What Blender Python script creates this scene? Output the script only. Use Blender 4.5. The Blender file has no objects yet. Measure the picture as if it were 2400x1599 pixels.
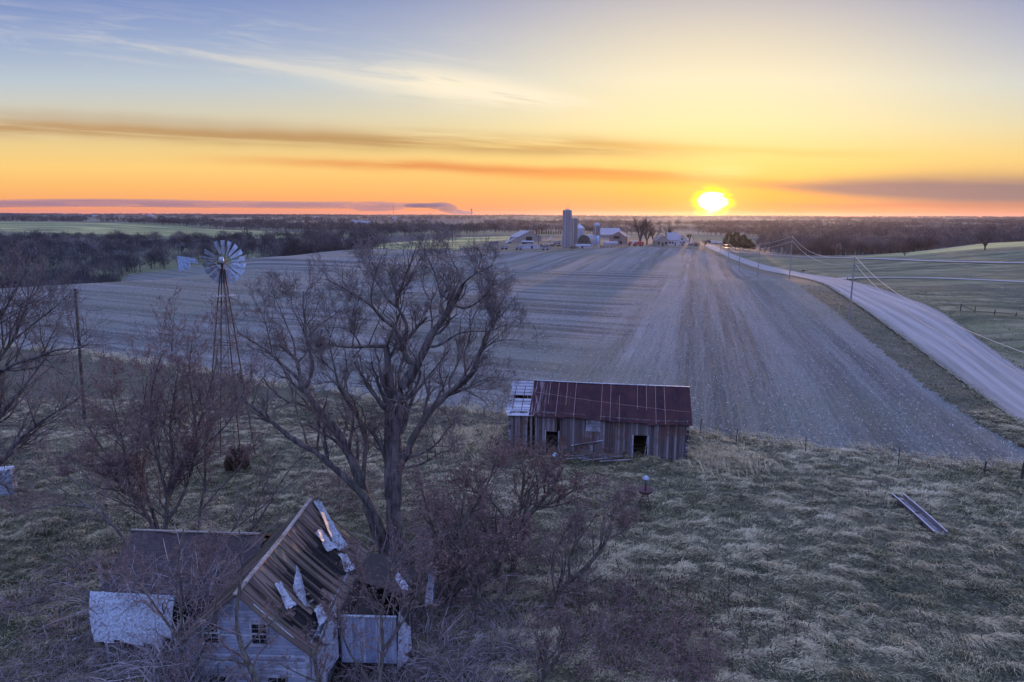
import bpy, math, random
import numpy as np
from mathutils import Vector, Matrix

# ------------------------------------------------------------------ camera
S = bpy.context.scene
COL = S.collection
H = 18.0                      # drone height
PITCH = math.radians(10.46); ROLL = math.radians(0.203); FPX = 1600.0
_F = Vector((0, math.cos(PITCH), -math.sin(PITCH))); _R0 = Vector((1, 0, 0)); _U0 = Vector((0, math.sin(PITCH), math.cos(PITCH)))
_R = _R0 * math.cos(ROLL) + _U0 * math.sin(ROLL)
_U = _U0 * math.cos(ROLL) - _R0 * math.sin(ROLL)
cam_d = bpy.data.cameras.new('camera'); cam = bpy.data.objects.new('camera', cam_d); COL.objects.link(cam)
cam_d.sensor_width = 36; cam_d.lens = 36 * FPX / 2400; cam_d.clip_start = 0.1; cam_d.clip_end = 30000
cam.matrix_world = Matrix(((_R.x, _U.x, -_F.x, 0), (_R.y, _U.y, -_F.y, 0), (_R.z, _U.z, -_F.z, H), (0, 0, 0, 1)))
S.camera = cam

# ------------------------------------------------------------------ exposure
S.view_settings.view_transform = 'Standard'; S.view_settings.look = 'None'
S.view_settings.exposure = 0.0; S.view_settings.gamma = 1.0; S.view_settings.use_curve_mapping = False
S.cycles.use_denoising = True
S.cycles.max_bounces = 5; S.cycles.diffuse_bounces = 2; S.cycles.glossy_bounces = 2; S.cycles.transparent_max_bounces = 6
S.cycles.sample_clamp_indirect = 4.0

# ------------------------------------------------------------------ node helpers
def lin(c):
    return tuple((v / 255 / 12.92) if v / 255 <= 0.04045 else ((v / 255 + 0.055) / 1.055) ** 2.4 for v in c)
class NT:
    def __init__(s, tree): s.t = tree; s.n = tree.nodes; s.l = tree.links
    def node(s, typ, **kw):
        n = s.n.new(typ)
        for k, v in kw.items(): setattr(n, k, v)
        return n
    def put(s, sock, v):
        if isinstance(v, bpy.types.NodeSocket): s.l.new(v, sock)
        elif v is not None:
            if sock.type == 'RGBA' and len(v) == 3: v = (*v, 1)
            sock.default_value = v
    def m(s, op, a, b=None, c=None, clamp=False):
        n = s.node('ShaderNodeMath', operation=op, use_clamp=clamp)
        s.put(n.inputs[0], a)
        if b is not None: s.put(n.inputs[1], b)
        if c is not None: s.put(n.inputs[2], c)
        return n.outputs[0]
    def mix(s, f, a, b, mode='MIX'):
        n = s.node('ShaderNodeMix', data_type='RGBA', blend_type=mode)
        s.put(n.inputs[0], f); s.put(n.inputs[6], a); s.put(n.inputs[7], b)
        return n.outputs[2]
    def ramp(s, f, stops, interp='LINEAR'):
        n = s.node('ShaderNodeValToRGB'); e = n.color_ramp.elements; n.color_ramp.interpolation = interp
        while len(e) > 1: e.remove(e[-1])
        for i, (p, c) in enumerate(stops):
            x = e[0] if i == 0 else e.new(p)
            x.position = p; x.color = (*c, 1) if not isinstance(c, float) else (c, c, c, 1)
        s.put(n.inputs[0], f)
        return n.outputs[0]
    def noise(s, vec, scale, detail=4, rough=.55, dist=0.0):
        n = s.node('ShaderNodeTexNoise'); s.put(n.inputs['Vector'], vec)
        n.inputs['Scale'].default_value = scale; n.inputs['Detail'].default_value = detail
        n.inputs['Roughness'].default_value = rough; n.inputs['Distortion'].default_value = dist
        return n.outputs['Fac']
    def xyz(s, x, y, z=0.0):
        n = s.node('ShaderNodeCombineXYZ'); s.put(n.inputs[0], x); s.put(n.inputs[1], y); s.put(n.inputs[2], z); return n.outputs[0]
    def sep(s, v):
        n = s.node('ShaderNodeSeparateXYZ'); s.put(n.inputs[0], v); return n.outputs
    def gauss(s, x, c, w):       # exp(-((x-c)/w)^2)
        d = s.m('DIVIDE', s.m('SUBTRACT', x, c), w)
        return s.m('EXPONENT', s.m('MULTIPLY', s.m('MULTIPLY', d, d), -1.0))
    def ss(s, x, a, b):          # smoothstep, works for a > b too
        n = s.node('ShaderNodeMapRange', interpolation_type='SMOOTHSTEP')
        s.put(n.inputs[0], x); s.put(n.inputs[1], a); s.put(n.inputs[2], b)
        n.inputs[3].default_value = 0.0; n.inputs[4].default_value = 1.0
        return n.outputs[0]

# ------------------------------------------------------------------ world: sunset sky
SUN_AZ, SUN_EL = math.radians(16.0), math.radians(1.1)
W = bpy.data.worlds.new('World'); S.world = W; W.use_nodes = True
def build_world():
    q = NT(W.node_tree); q.n.clear()
    tc = q.node('ShaderNodeTexCoord').outputs['Generated']
    X, Y, Z = q.sep(tc)
    Yc = q.m('MAXIMUM', Y, 0.12)
    s = q.m('DIVIDE', X, Yc); t = q.m('DIVIDE', Z, Yc)     # direction measured against the north horizon
    front = q.ss(Y, 0.25, 0.75)
    tn = q.m('DIVIDE', t, 0.32, clamp=True)
    A = [(0.0, (246, 148, 118)), (.025, (250, 158, 108)), (.11, (252, 186, 108)), (.20, (252, 206, 122)), (.30, (236, 205, 140)), (.42, (214, 205, 180)),
         (.56, (188, 199, 208)), (.74, (152, 170, 205)), (.92, (120, 141, 194)), (1.0, (112, 132, 188))]
    B = [(0.0, (255, 120, 50)), (.05, (255, 155, 62)), (.12, (255, 190, 82)), (.25, (254, 222, 134)), (.40, (253, 235, 178)), (.58, (250, 236, 198)),
         (.75, (228, 217, 195)), (.92, (196, 190, 192)), (1.0, (180, 178, 190))]
    ca = q.ramp(tn, [(p, lin(c)) for p, c in A]); cb = q.ramp(tn, [(p, lin(c)) for p, c in B])
    right = q.m('GREATER_THAN', s, 0.287)
    wid = q.m('ADD', q.m('ADD', 0.12, q.m('MULTIPLY', q.ss(t, .0, .13), .25)), q.m('MULTIPLY', right, 0.06))
    near = q.gauss(s, 0.287, wid)
    c = q.mix(near, ca, cb)
    # thin stretched noise for every cloud
    st = q.xyz(q.m('MULTIPLY', s, 2.2), q.m('MULTIPLY', q.m('ADD', t, q.m('MULTIPLY', s, 0.05)), 55.0))
    n1 = q.noise(st, 1.0, 5, .6, .6)
    st2 = q.xyz(q.m('MULTIPLY', s, 6.0), q.m('MULTIPLY', q.m('ADD', t, q.m('MULTIPLY', s, 0.12)), 60.0), 3.0)
    n2 = q.noise(st2, 1.0, 7, .62, 1.2)
    wob = q.m('MULTIPLY', q.m('SUBTRACT', q.noise(q.xyz(q.m('MULTIPLY', s, 3.0), 0.0, 1.0), 1.0, 3), .5), .03)
    # brown streaks lit from below
    def band(c0, sl, s0, w, a, b, amp):
        ctr = q.m('ADD', q.m('ADD', c0, q.m('MULTIPLY', q.m('SUBTRACT', s, s0), sl)), wob)
        g = q.gauss(q.m('SUBTRACT', t, ctr), 0.0, w)
        return q.m('MULTIPLY', q.m('MULTIPLY', g, q.m('MULTIPLY', q.ss(s, a[0], a[1]), q.ss(s, b[0], b[1]))), q.m('MULTIPLY', q.ss(n1, .22, .52), amp))
    brown = lin((196, 150, 90)); orange = lin((236, 150, 72))
    c = q.mix(band(.121, -.034, -.72, .0125, (-1.2, -.7), (.36, .05), .9), c, lin((186, 142, 92)))
    c = q.mix(band(.138, -.040, -.72, .010, (-1.2, -.7), (-.1, -.5), .5), c, lin((190, 172, 150)))
    c = q.mix(band(.073, -.036, -.30, .0075, (-.55, -.1), (.40, .20), 1.0), c, lin((232, 152, 88)))
    c = q.mix(band(.052, -.03, .1, .007, (-.1, .15), (.6, .4), .6), c, lin((246, 150, 70)))
    c = q.mix(band(.098, -.02, .0, .006, (-.2, .1), (.7, .4), .35), c, lin((245, 190, 95)))
    # grey bank to the right of the sun
    wR = q.m('ADD', .004, q.m('MULTIPLY', q.ss(s, .28, .70), .021))
    gR = q.gauss(q.m('SUBTRACT', t, q.m('ADD', q.m('MULTIPLY', wob, .3), q.m('SUBTRACT', .043, q.m('MULTIPLY', q.ss(s, .3, .75), .008)))), 0.0, wR)
    c = q.mix(q.m('MULTIPLY', q.m('MULTIPLY', gR, q.ss(s, .27, .50)), q.m('ADD', .85, q.m('MULTIPLY', n1, .5)), clamp=True), c, lin((146, 124, 128)))
    c = q.mix(band(.016, 0, .5, .004, (.25, .45), (2, 1.5), .5), c, lin((205, 130, 110)))
    # white cirrus
    cc = q.m('ADD', q.m('SUBTRACT', .165, q.m('MULTIPLY', s, .116)), q.m('MULTIPLY', wob, .5))
    wC = q.m('ADD', .006, q.m('MULTIPLY', q.gauss(s, -.12, .20), .015))
    gC = q.gauss(q.m('SUBTRACT', t, cc), 0.0, wC)
    aC = q.m('MULTIPLY', q.m('ADD', q.m('MULTIPLY', q.gauss(s, -.03, .16), 1.2), q.m('MULTIPLY', q.gauss(s, -.40, .24), .34)), q.ss(s, .19, .06))
    c = q.mix(q.m('MULTIPLY', q.m('MULTIPLY', gC, aC), q.ss(n2, .26, .58), clamp=True), c, lin((255, 240, 210)))
    wisp = q.m('MULTIPLY', q.m('MULTIPLY', q.gauss(q.m('SUBTRACT', t, q.m('ADD', .19, q.m('MULTIPLY', s, -.085))), 0, .045), q.ss(n2, .45, .8)), q.m('MULTIPLY', q.ss(s, .25, -.1), .42))
    c = q.mix(wisp, c, lin((235, 225, 215)))
    # sun: white core, yellow ring, wide glow
    dx = q.m('SUBTRACT', s, .2868); dy = q.m('SUBTRACT', t, .0190)
    r2 = q.m('ADD', q.m('MULTIPLY', dx, dx), q.m('MULTIPLY', q.m('MULTIPLY', dy, dy), 1.7))
    th = q.m('SQRT', r2)
    thn = q.m('ADD', th, q.m('MULTIPLY', q.m('SUBTRACT', n2, .5), .022))
    wide = q.m('EXPONENT', q.m('MULTIPLY', th, -1 / .042))
    c = q.mix(q.m('MULTIPLY', wide, .60), c, (1.2, .82, .24))
    thn = q.m('ADD', thn, q.m('MULTIPLY', q.m('SUBTRACT', n1, .5), .016))
    c = q.mix(q.ss(thn, .0360, .0200), c, (1.25, 1.02, .03))
    c = q.mix(q.ss(thn, .0235, .0140), c, (2.6, 2.4, 1.6))
    col2 = q.mix(q.m('MULTIPLY', q.m('MULTIPLY', q.gauss(s, .287, .05), .55), q.m('MULTIPLY', q.gauss(t, .064, .012), q.ss(n1, .3, .6))), c, (1.1, .92, .45))
    # the dusk vault overhead and behind: blue, then violet low down
    el = q.m('MAXIMUM', Z, 0.0)
    back = q.ramp(el, [(0.0, (.21, .21, .50)), (.15, (.31, .37, .98)), (.40, (.60, .78, 1.78)), (1.0, (.68, .90, 1.90))])
    up = q.ss(t, .30, .9)
    sky = q.mix(front, back, q.mix(up, col2, back))
    sky = q.mix(q.ss(Z, 0.0, -.05), sky, (.05, .045, .06))
    ns = q.node('ShaderNodeTexSky', sky_type='NISHITA'); ns.sun_disc = False; ns.sun_elevation = SUN_EL; ns.sun_rotation = SUN_AZ
    ns.altitude = 300
    bg1 = q.node('ShaderNodeBackground'); q.put(bg1.inputs[0], sky); bg1.inputs[1].default_value = 1.0
    bg2 = q.node('ShaderNodeBackground'); q.put(bg2.inputs[0], ns.outputs[0]); bg2.inputs[1].default_value = 0.012
    ad = q.node('ShaderNodeAddShader'); q.l.new(bg1.outputs[0], ad.inputs[0]); q.l.new(bg2.outputs[0], ad.inputs[1])
    out = q.node('ShaderNodeOutputWorld'); q.l.new(ad.outputs[0], out.inputs[0])
build_world()
W.cycles.sampling_method = 'MANUAL'; W.cycles.sample_map_resolution = 1024

# ------------------------------------------------------------------ sun lamp
sun_d = bpy.data.lights.new('sun', 'SUN'); sun_d.energy = 2.6; sun_d.angle = math.radians(0.6); sun_d.color = (1.0, .56, .26)
sun = bpy.data.objects.new('sun', sun_d); COL.objects.link(sun)
sd = Vector((math.sin(SUN_AZ) * math.cos(SUN_EL), math.cos(SUN_AZ) * math.cos(SUN_EL), math.sin(SUN_EL)))
sun.rotation_euler = sd.to_track_quat('Z', 'Y').to_euler()

# ------------------------------------------------------------------ mesh helpers
def mesh_np(name, V, Fq, smooth=False, uv=None, col=None):
    me = bpy.data.meshes.new(name)
    V = np.ascontiguousarray(V, np.float32); Fq = np.ascontiguousarray(Fq, np.int32); k = Fq.shape[1]
    me.vertices.add(len(V)); me.vertices.foreach_set('co', V.ravel())
    me.loops.add(Fq.size); me.loops.foreach_set('vertex_index', Fq.ravel())
    me.polygons.add(len(Fq)); me.polygons.foreach_set('loop_start', np.arange(0, Fq.size, k, dtype=np.int32))
    me.update(calc_edges=True)
    if smooth: me.polygons.foreach_set('use_smooth', np.ones(len(Fq), bool))
    if uv is not None:
        l = me.uv_layers.new(name='UVMap'); l.data.foreach_set('uv', np.ascontiguousarray(uv[Fq.ravel()], np.float32).ravel())
    if col is not None:
        a = me.attributes.new('tint', 'FLOAT', 'POINT'); a.data.foreach_set('value', np.ascontiguousarray(col, np.float32))
    return me
def link(name, me, mat=None, parent=None):
    o = bpy.data.objects.new(name, me); COL.objects.link(o)
    if mat is not None:
        for m_ in (mat if isinstance(mat, (list, tuple)) else [mat]): me.materials.append(m_)
    if parent is not None: o.parent = parent
    return o
def tag(o, label, cat, group=None):
    o['label'] = label; o['category'] = cat
    if group: o['group'] = group
    return o
def struct(o): o['kind'] = 'structure'; return o
def stuff(o, label=None, cat=None):
    o['kind'] = 'stuff'
    if label: o['label'] = label; o['category'] = cat
    return o
def thing(name, label, cat, loc=(0, 0, 0), rz=0.0, group=None):
    o = bpy.data.objects.new(name, None); COL.objects.link(o); o.empty_display_size = .3
    o.location = loc; o.rotation_euler = (0, 0, rz)
    return tag(o, label, cat, group)
def copy_tree(o, loc, rz, label=None, scale=None):
    def rec(a, par):
        c = a.copy(); COL.objects.link(c)
        if par is not None: c.parent = par
        for ch in a.children: rec(ch, c)
        return c
    c = rec(o, None); c.location = loc; c.rotation_euler = (0, 0, rz)
    if scale: c.scale = scale if isinstance(scale, tuple) else (scale,) * 3
    if label: c['label'] = label
    return c
class MB:
    def __init__(s): s.v = []; s.f = []
    def add(s, vs, fs):
        b = len(s.v); s.v += [tuple(x) for x in vs]; s.f += [[b + i for i in f] for f in fs]; return s
    def box(s, x0, x1, y0, y1, z0, z1, rot=None):
        vs = [(x, y, z) for z in (z0, z1) for y in (y0, y1) for x in (x0, x1)]
        if rot is not None:
            c = Vector(((x0 + x1) / 2, (y0 + y1) / 2, (z0 + z1) / 2)); vs = [c + rot @ (Vector(v) - c) for v in vs]
        return s.add(vs, [(0, 2, 3, 1), (4, 5, 7, 6), (0, 1, 5, 4), (2, 6, 7, 3), (0, 4, 6, 2), (1, 3, 7, 5)])
    def bar(s, a, b, w, h=None):     # rectangular bar from a to b
        a, b = Vector(a), Vector(b); h = h or w; d = (b - a).normalized()
        u = d.cross(Vector((0, 0, 1)) if abs(d.z) < .95 else Vector((1, 0, 0))).normalized(); v = u.cross(d)
        vs = [p + u * (i * w / 2) + v * (j * h / 2) for p in (a, b) for i, j in ((-1, -1), (1, -1), (1, 1), (-1, 1))]
        return s.add(vs, [(0, 1, 2, 3), (7, 6, 5, 4), (0, 4, 5, 1), (1, 5, 6, 2), (2, 6, 7, 3), (3, 7, 4, 0)])
    def tube(s, pts, rad, n=8, cap=True):
        pts = [Vector(p) for p in pts]; rad = rad if isinstance(rad, (list, tuple)) else [rad] * len(pts); rings = []
        for i, p in enumerate(pts):
            d = (pts[min(i + 1, len(pts) - 1)] - pts[max(i - 1, 0)]).normalized()
            u = d.cross(Vector((0, 0, 1)) if abs(d.z) < .95 else Vector((1, 0, 0))).normalized(); v = u.cross(d)
            rings.append([p + (u * math.cos(a) + v * math.sin(a)) * rad[i] for a in [2 * math.pi * k / n for k in range(n)]])
        vs = [x for r in rings for x in r]
        fs = [(i * n + k, i * n + (k + 1) % n, (i + 1) * n + (k + 1) % n, (i + 1) * n + k) for i in range(len(pts) - 1) for k in range(n)]
        if cap: fs += [tuple(range(n))[::-1], tuple((len(pts) - 1) * n + k for k in range(n))]
        return s.add(vs, fs)
    def lathe(s, prof, n=24, cx=0, cy=0):   # prof: (r, z)
        vs = [(cx + r * math.cos(2 * math.pi * k / n), cy + r * math.sin(2 * math.pi * k / n), z) for r, z in prof for k in range(n)]
        fs = [(i * n + k, i * n + (k + 1) % n, (i + 1) * n + (k + 1) % n, (i + 1) * n + k) for i in range(len(prof) - 1) for k in range(n)]
        return s.add(vs, fs)
    def slab(s, quad, th):           # thick sheet on 4 corners (3-D), extruded against its normal
        q4 = [Vector(p) for p in quad]; nrm = (q4[1] - q4[0]).cross(q4[3] - q4[0]).normalized()
        vs = q4 + [p - nrm * th for p in q4]
        return s.add(vs, [(0, 1, 2, 3), (7, 6, 5, 4), (0, 4, 5, 1), (1, 5, 6, 2), (2, 6, 7, 3), (3, 7, 4, 0)])
    def prism(s, poly, axis, a, b):  # polygon in the two other axes, extruded along axis from a to b
        n = len(poly)
        def p3(u, v, w): return {'x': (w, u, v), 'y': (u, w, v), 'z': (u, v, w)}[axis]
        vs = [p3(u, v, a) for u, v in poly] + [p3(u, v, b) for u, v in poly]
        fs = [tuple(range(n)), tuple(range(2 * n - 1, n - 1, -1))] + [(i, n + i, n + (i + 1) % n, (i + 1) % n) for i in range(n)]
        return s.add(vs, fs)
    def build(s, name, mat, parent=None, smooth=False):
        me = bpy.data.meshes.new(name); me.from_pydata([tuple(v) for v in s.v], [], s.f); me.update()
        import bmesh
        bm = bmesh.new(); bm.from_mesh(me); bmesh.ops.recalc_face_normals(bm, faces=bm.faces); bm.to_mesh(me); bm.free()
        if smooth: me.polygons.foreach_set('use_smooth', [True] * len(me.polygons))
        return link(name, me, mat, parent)

# ------------------------------------------------------------------ numpy noise
def _h(i, j, sd):
    n = (i * 374761393 + j * 668265263 + sd * 974711) & 0x7fffffff
    n = ((n ^ (n >> 13)) * 1274126177) & 0x7fffffff
    return ((n ^ (n >> 16)) & 0xffff) / 65535.0
def vnoise(x, y, sd=0):
    x = np.asarray(x, float); y = np.asarray(y, float)
    i = np.floor(x).astype(np.int64); j = np.floor(y).astype(np.int64); u = x - i; v = y - j
    u = u * u * (3 - 2 * u); v = v * v * (3 - 2 * v)
    return (_h(i, j, sd) * (1 - u) + _h(i + 1, j, sd) * u) * (1 - v) + (_h(i, j + 1, sd) * (1 - u) + _h(i + 1, j + 1, sd) * u) * v
def fbm(x, y, sd=0, o=4):
    r = 0; a = .5
    for k in range(o): r = r + a * vnoise(x * 2 ** k, y * 2 ** k, sd + k); a *= .5
    return r

# ------------------------------------------------------------------ terrain heights: table over bearing (px column at the horizon) and distance
TR = np.array([0, 100, 200, 240, 300, 360, 420, 500, 600, 800, 1100, 1450, 2000, 3000, 5000, 8000], float)
TCOL = [(-3000, [0, 0, 0, -6, -14, -20, -22, -18, -13, -6, -3, 0, -5, -4, 1, 9]),
        (-100, [0, 0, .3, -8, -19, -24, -24, -20, -14, -6, -3, 0, -5, -4, 1, 9]),
        (300, [0, 0, .5, -3, -14, -22, -24, -20, -15, -8, -4, -1, -5, -4, 1, 9]),
        (560, [0, 0, 0, 0, .2, -5, -16, -22, -18, -10, -6, -3, -5, -4, 1, 9]),
        (800, [0, 0, 0, .3, .5, .4, -6, -9, -8, -7, -8, -5, -5, -4, 1, 9]),
        (1000, [0, 0, 0, 0, .3, .2, -2, -4, -3.5, -3, -8, -10, -6, -4, 1, 9]),
        (1250, [0, 0, 0, 0, 0, 0, -.5, -1.5, -3, -5, -7, -8, -6, -4, 1, 9]),
        (1500, [0, 0, 0, .3, .6, .6, .2, -1, -4, -8, -10, -8, -6, -4, 1, 9]),
        (1640, [0, 0, 0, -.5, -1, -1, -1, -2, -5, -10, -11, -8, -6, -4, 1, 9]),
        (1750, [0, 0, 0, -2.5, -4.5, -4.5, -4, -5, -8, -12, -12, -8, -5, -4, 1, 9]),
        (1900, [0, 0, -.3, -1.5, -3, -4, -5, -8, -12, -14, -12, -8, -5, -4, 1, 9]),
        (2100, [0, -.6, -1, -1.5, -2, -1.5, -2, -6, -12, -14, -10, -6, -4, -4, 1, 9]),
        (2300, [0, -1, -1, -1, -1, 0, 2.2, 2.0, -6, -12, -10, -6, -4, -4, 1, 9]),
        (2500, [0, -1, -1.5, -1, -.5, 1.5, 4.5, 5.0, -1, -10, -10, -6, -4, -4, 1, 9]),
        (5400, [0, -1, -1.5, -1, -.5, .5, 2, 2.5, -2, -10, -10, -6, -4, -4, 1, 9])]
LR = np.log(np.maximum(TR, 30) + 60)
_lr = np.linspace(math.log(90), math.log(8060), 420)
_sg = np.linspace(-2.6, 2.6, 521)
def _pchip(x, y, xi):
    h = np.diff(x); h = np.where(h == 0, 1e-9, h); d = np.diff(y) / h; m_ = np.zeros(len(x))
    for i in range(1, len(x) - 1):
        m_[i] = 0 if d[i - 1] * d[i] <= 0 else 2 * d[i - 1] * d[i] / (d[i - 1] + d[i])
    k = np.clip(np.searchsorted(x, xi) - 1, 0, len(h) - 1); t = np.clip((xi - x[k]) / h[k], 0, 1)
    return (y[k] * (1 + 2 * t) * (1 - t) ** 2 + m_[k] * h[k] * t * (1 - t) ** 2 + y[k + 1] * t * t * (3 - 2 * t) + m_[k + 1] * h[k] * t * t * (t - 1))
_cols = np.array([_pchip(LR, np.array(z, float), _lr) for _, z in TCOL]); _cs = np.array([(p - 1200) / 1627 for p, _ in TCOL])
_tab = np.array([np.interp(_sg, _cs, _cols[:, k]) for k in range(len(_lr))]).T
_k = np.exp(-np.linspace(-2, 2, 17) ** 2); _k /= _k.sum()
_tab = np.apply_along_axis(lambda c: np.convolve(np.pad(c, 8, mode='edge'), _k, 'valid'), 0, _tab)
def gz(x, y):
    x = np.asarray(x, float); y = np.asarray(y, float); r = np.hypot(x, y)
    s = np.clip(np.where(y > 1e-3, x / np.maximum(y, 1e-3), np.sign(x) * 2.6), -2.59, 2.59)
    a = np.clip((s + 2.6) / 5.2 * 520, 0, 519.999); b = np.clip((np.log(np.clip(r, 30, 8000) + 60) - _lr[0]) / (_lr[-1] - _lr[0]) * 419, 0, 418.999)
    i = a.astype(int); j = b.astype(int); u = a - i; v = b - j
    z = (_tab[i, j] * (1 - u) + _tab[i + 1, j] * u) * (1 - v) + (_tab[i, j + 1] * (1 - u) + _tab[i + 1, j + 1] * u) * v
    far = np.clip((r - 450) / 900, 0, 1)
    z = z + far * (fbm(x / 420, y / 420, 5, 4) - .48) * 16 + np.clip(r / 250, 0, 1) * (1 - far) * (fbm(x / 70, y / 70, 9, 3) - .44) * 1.2
    return z
def ray(px, py):
    return (_F * FPX + _R * (px - 1200) + _U * (799.5 - py)) / FPX
def at(px, py, Yw):            # point on the pixel's ray at world depth Yw
    d = ray(px, py); k = Yw / d.y
    return Vector((d.x * k, Yw, H + d.z * k))
def atz(px, py, z=0.0):
    d = ray(px, py); k = (z - H) / d.z
    return Vector((d.x * k, d.y * k, z))
def G(px, py):                 # first hit of the pixel's ray with the terrain
    d = ray(px, py); k = np.geomspace(8, 9000, 2600); hz = H + d.z * k - gz(d.x * k, d.y * k)
    i = np.argmax(hz < 0)
    if hz[i] >= 0: i = len(k) - 1
    a = k[i - 1] + (k[i] - k[i - 1]) * hz[i - 1] / max(hz[i - 1] - hz[i], 1e-6) if i > 0 else k[0]
    return Vector((d.x * a, d.y * a, float(gz(d.x * a, d.y * a))))
def gv(x, y, dz=0.0): return Vector((x, y, float(gz(x, y)) + dz))
def inpoly(x, y, poly):
    c = np.zeros(np.shape(x), bool); n = len(poly)
    for i in range(n):
        x1, y1 = poly[i]; x2, y2 = poly[(i + 1) % n]
        if y1 == y2: continue
        c ^= ((y1 > y) != (y2 > y)) & (x < (x2 - x1) * (y - y1) / (y2 - y1) + x1)
    return c
# ------------------------------------------------------------------ materials
def new_mat(name):
    m_ = bpy.data.materials.new(name); m_.use_nodes = True; q = NT(m_.node_tree); q.n.clear()
    b = q.node('ShaderNodeBsdfPrincipled'); o = q.node('ShaderNodeOutputMaterial'); q.l.new(b.outputs[0], o.inputs[0])
    b.inputs['Roughness'].default_value = .8
    return m_, q, b
def bump(q, b, h, strength=.5, dist=.05):
    n = q.node('ShaderNodeBump'); n.inputs['Strength'].default_value = strength; n.inputs['Distance'].default_value = dist
    q.put(n.inputs['Height'], h); q.l.new(n.outputs[0], b.inputs['Normal'])
def simple(name, c1, c2, scale=6.0, rough=.8, stretch=(1, 1, 1), metal=0.0, bmp=.3, c3=None, sc3=1.5, lo=.35, hi=.65, world=False):
    """two-tone noise, an optional third tone in big patches; coordinates of the object itself"""
    m_, q, b = new_mat(name)
    v = q.node('ShaderNodeTexCoord').outputs['Object'] if not world else q.node('ShaderNodeNewGeometry').outputs['Position']
    mp = q.node('ShaderNodeVectorMath', operation='MULTIPLY'); q.put(mp.inputs[0], v); mp.inputs[1].default_value = stretch
    n = q.noise(mp.outputs[0], scale, 6, .6); c = q.mix(q.ss(n, lo, hi), c1, c2)
    if c3: c = q.mix(q.ss(q.noise(v, sc3, 5, .65), .5, .64), c, c3)
    q.put(b.inputs['Base Color'], c); b.inputs['Roughness'].default_value = rough; b.inputs['Metallic'].default_value = metal
    if bmp: bump(q, b, n, bmp, .02)
    return m_

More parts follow.
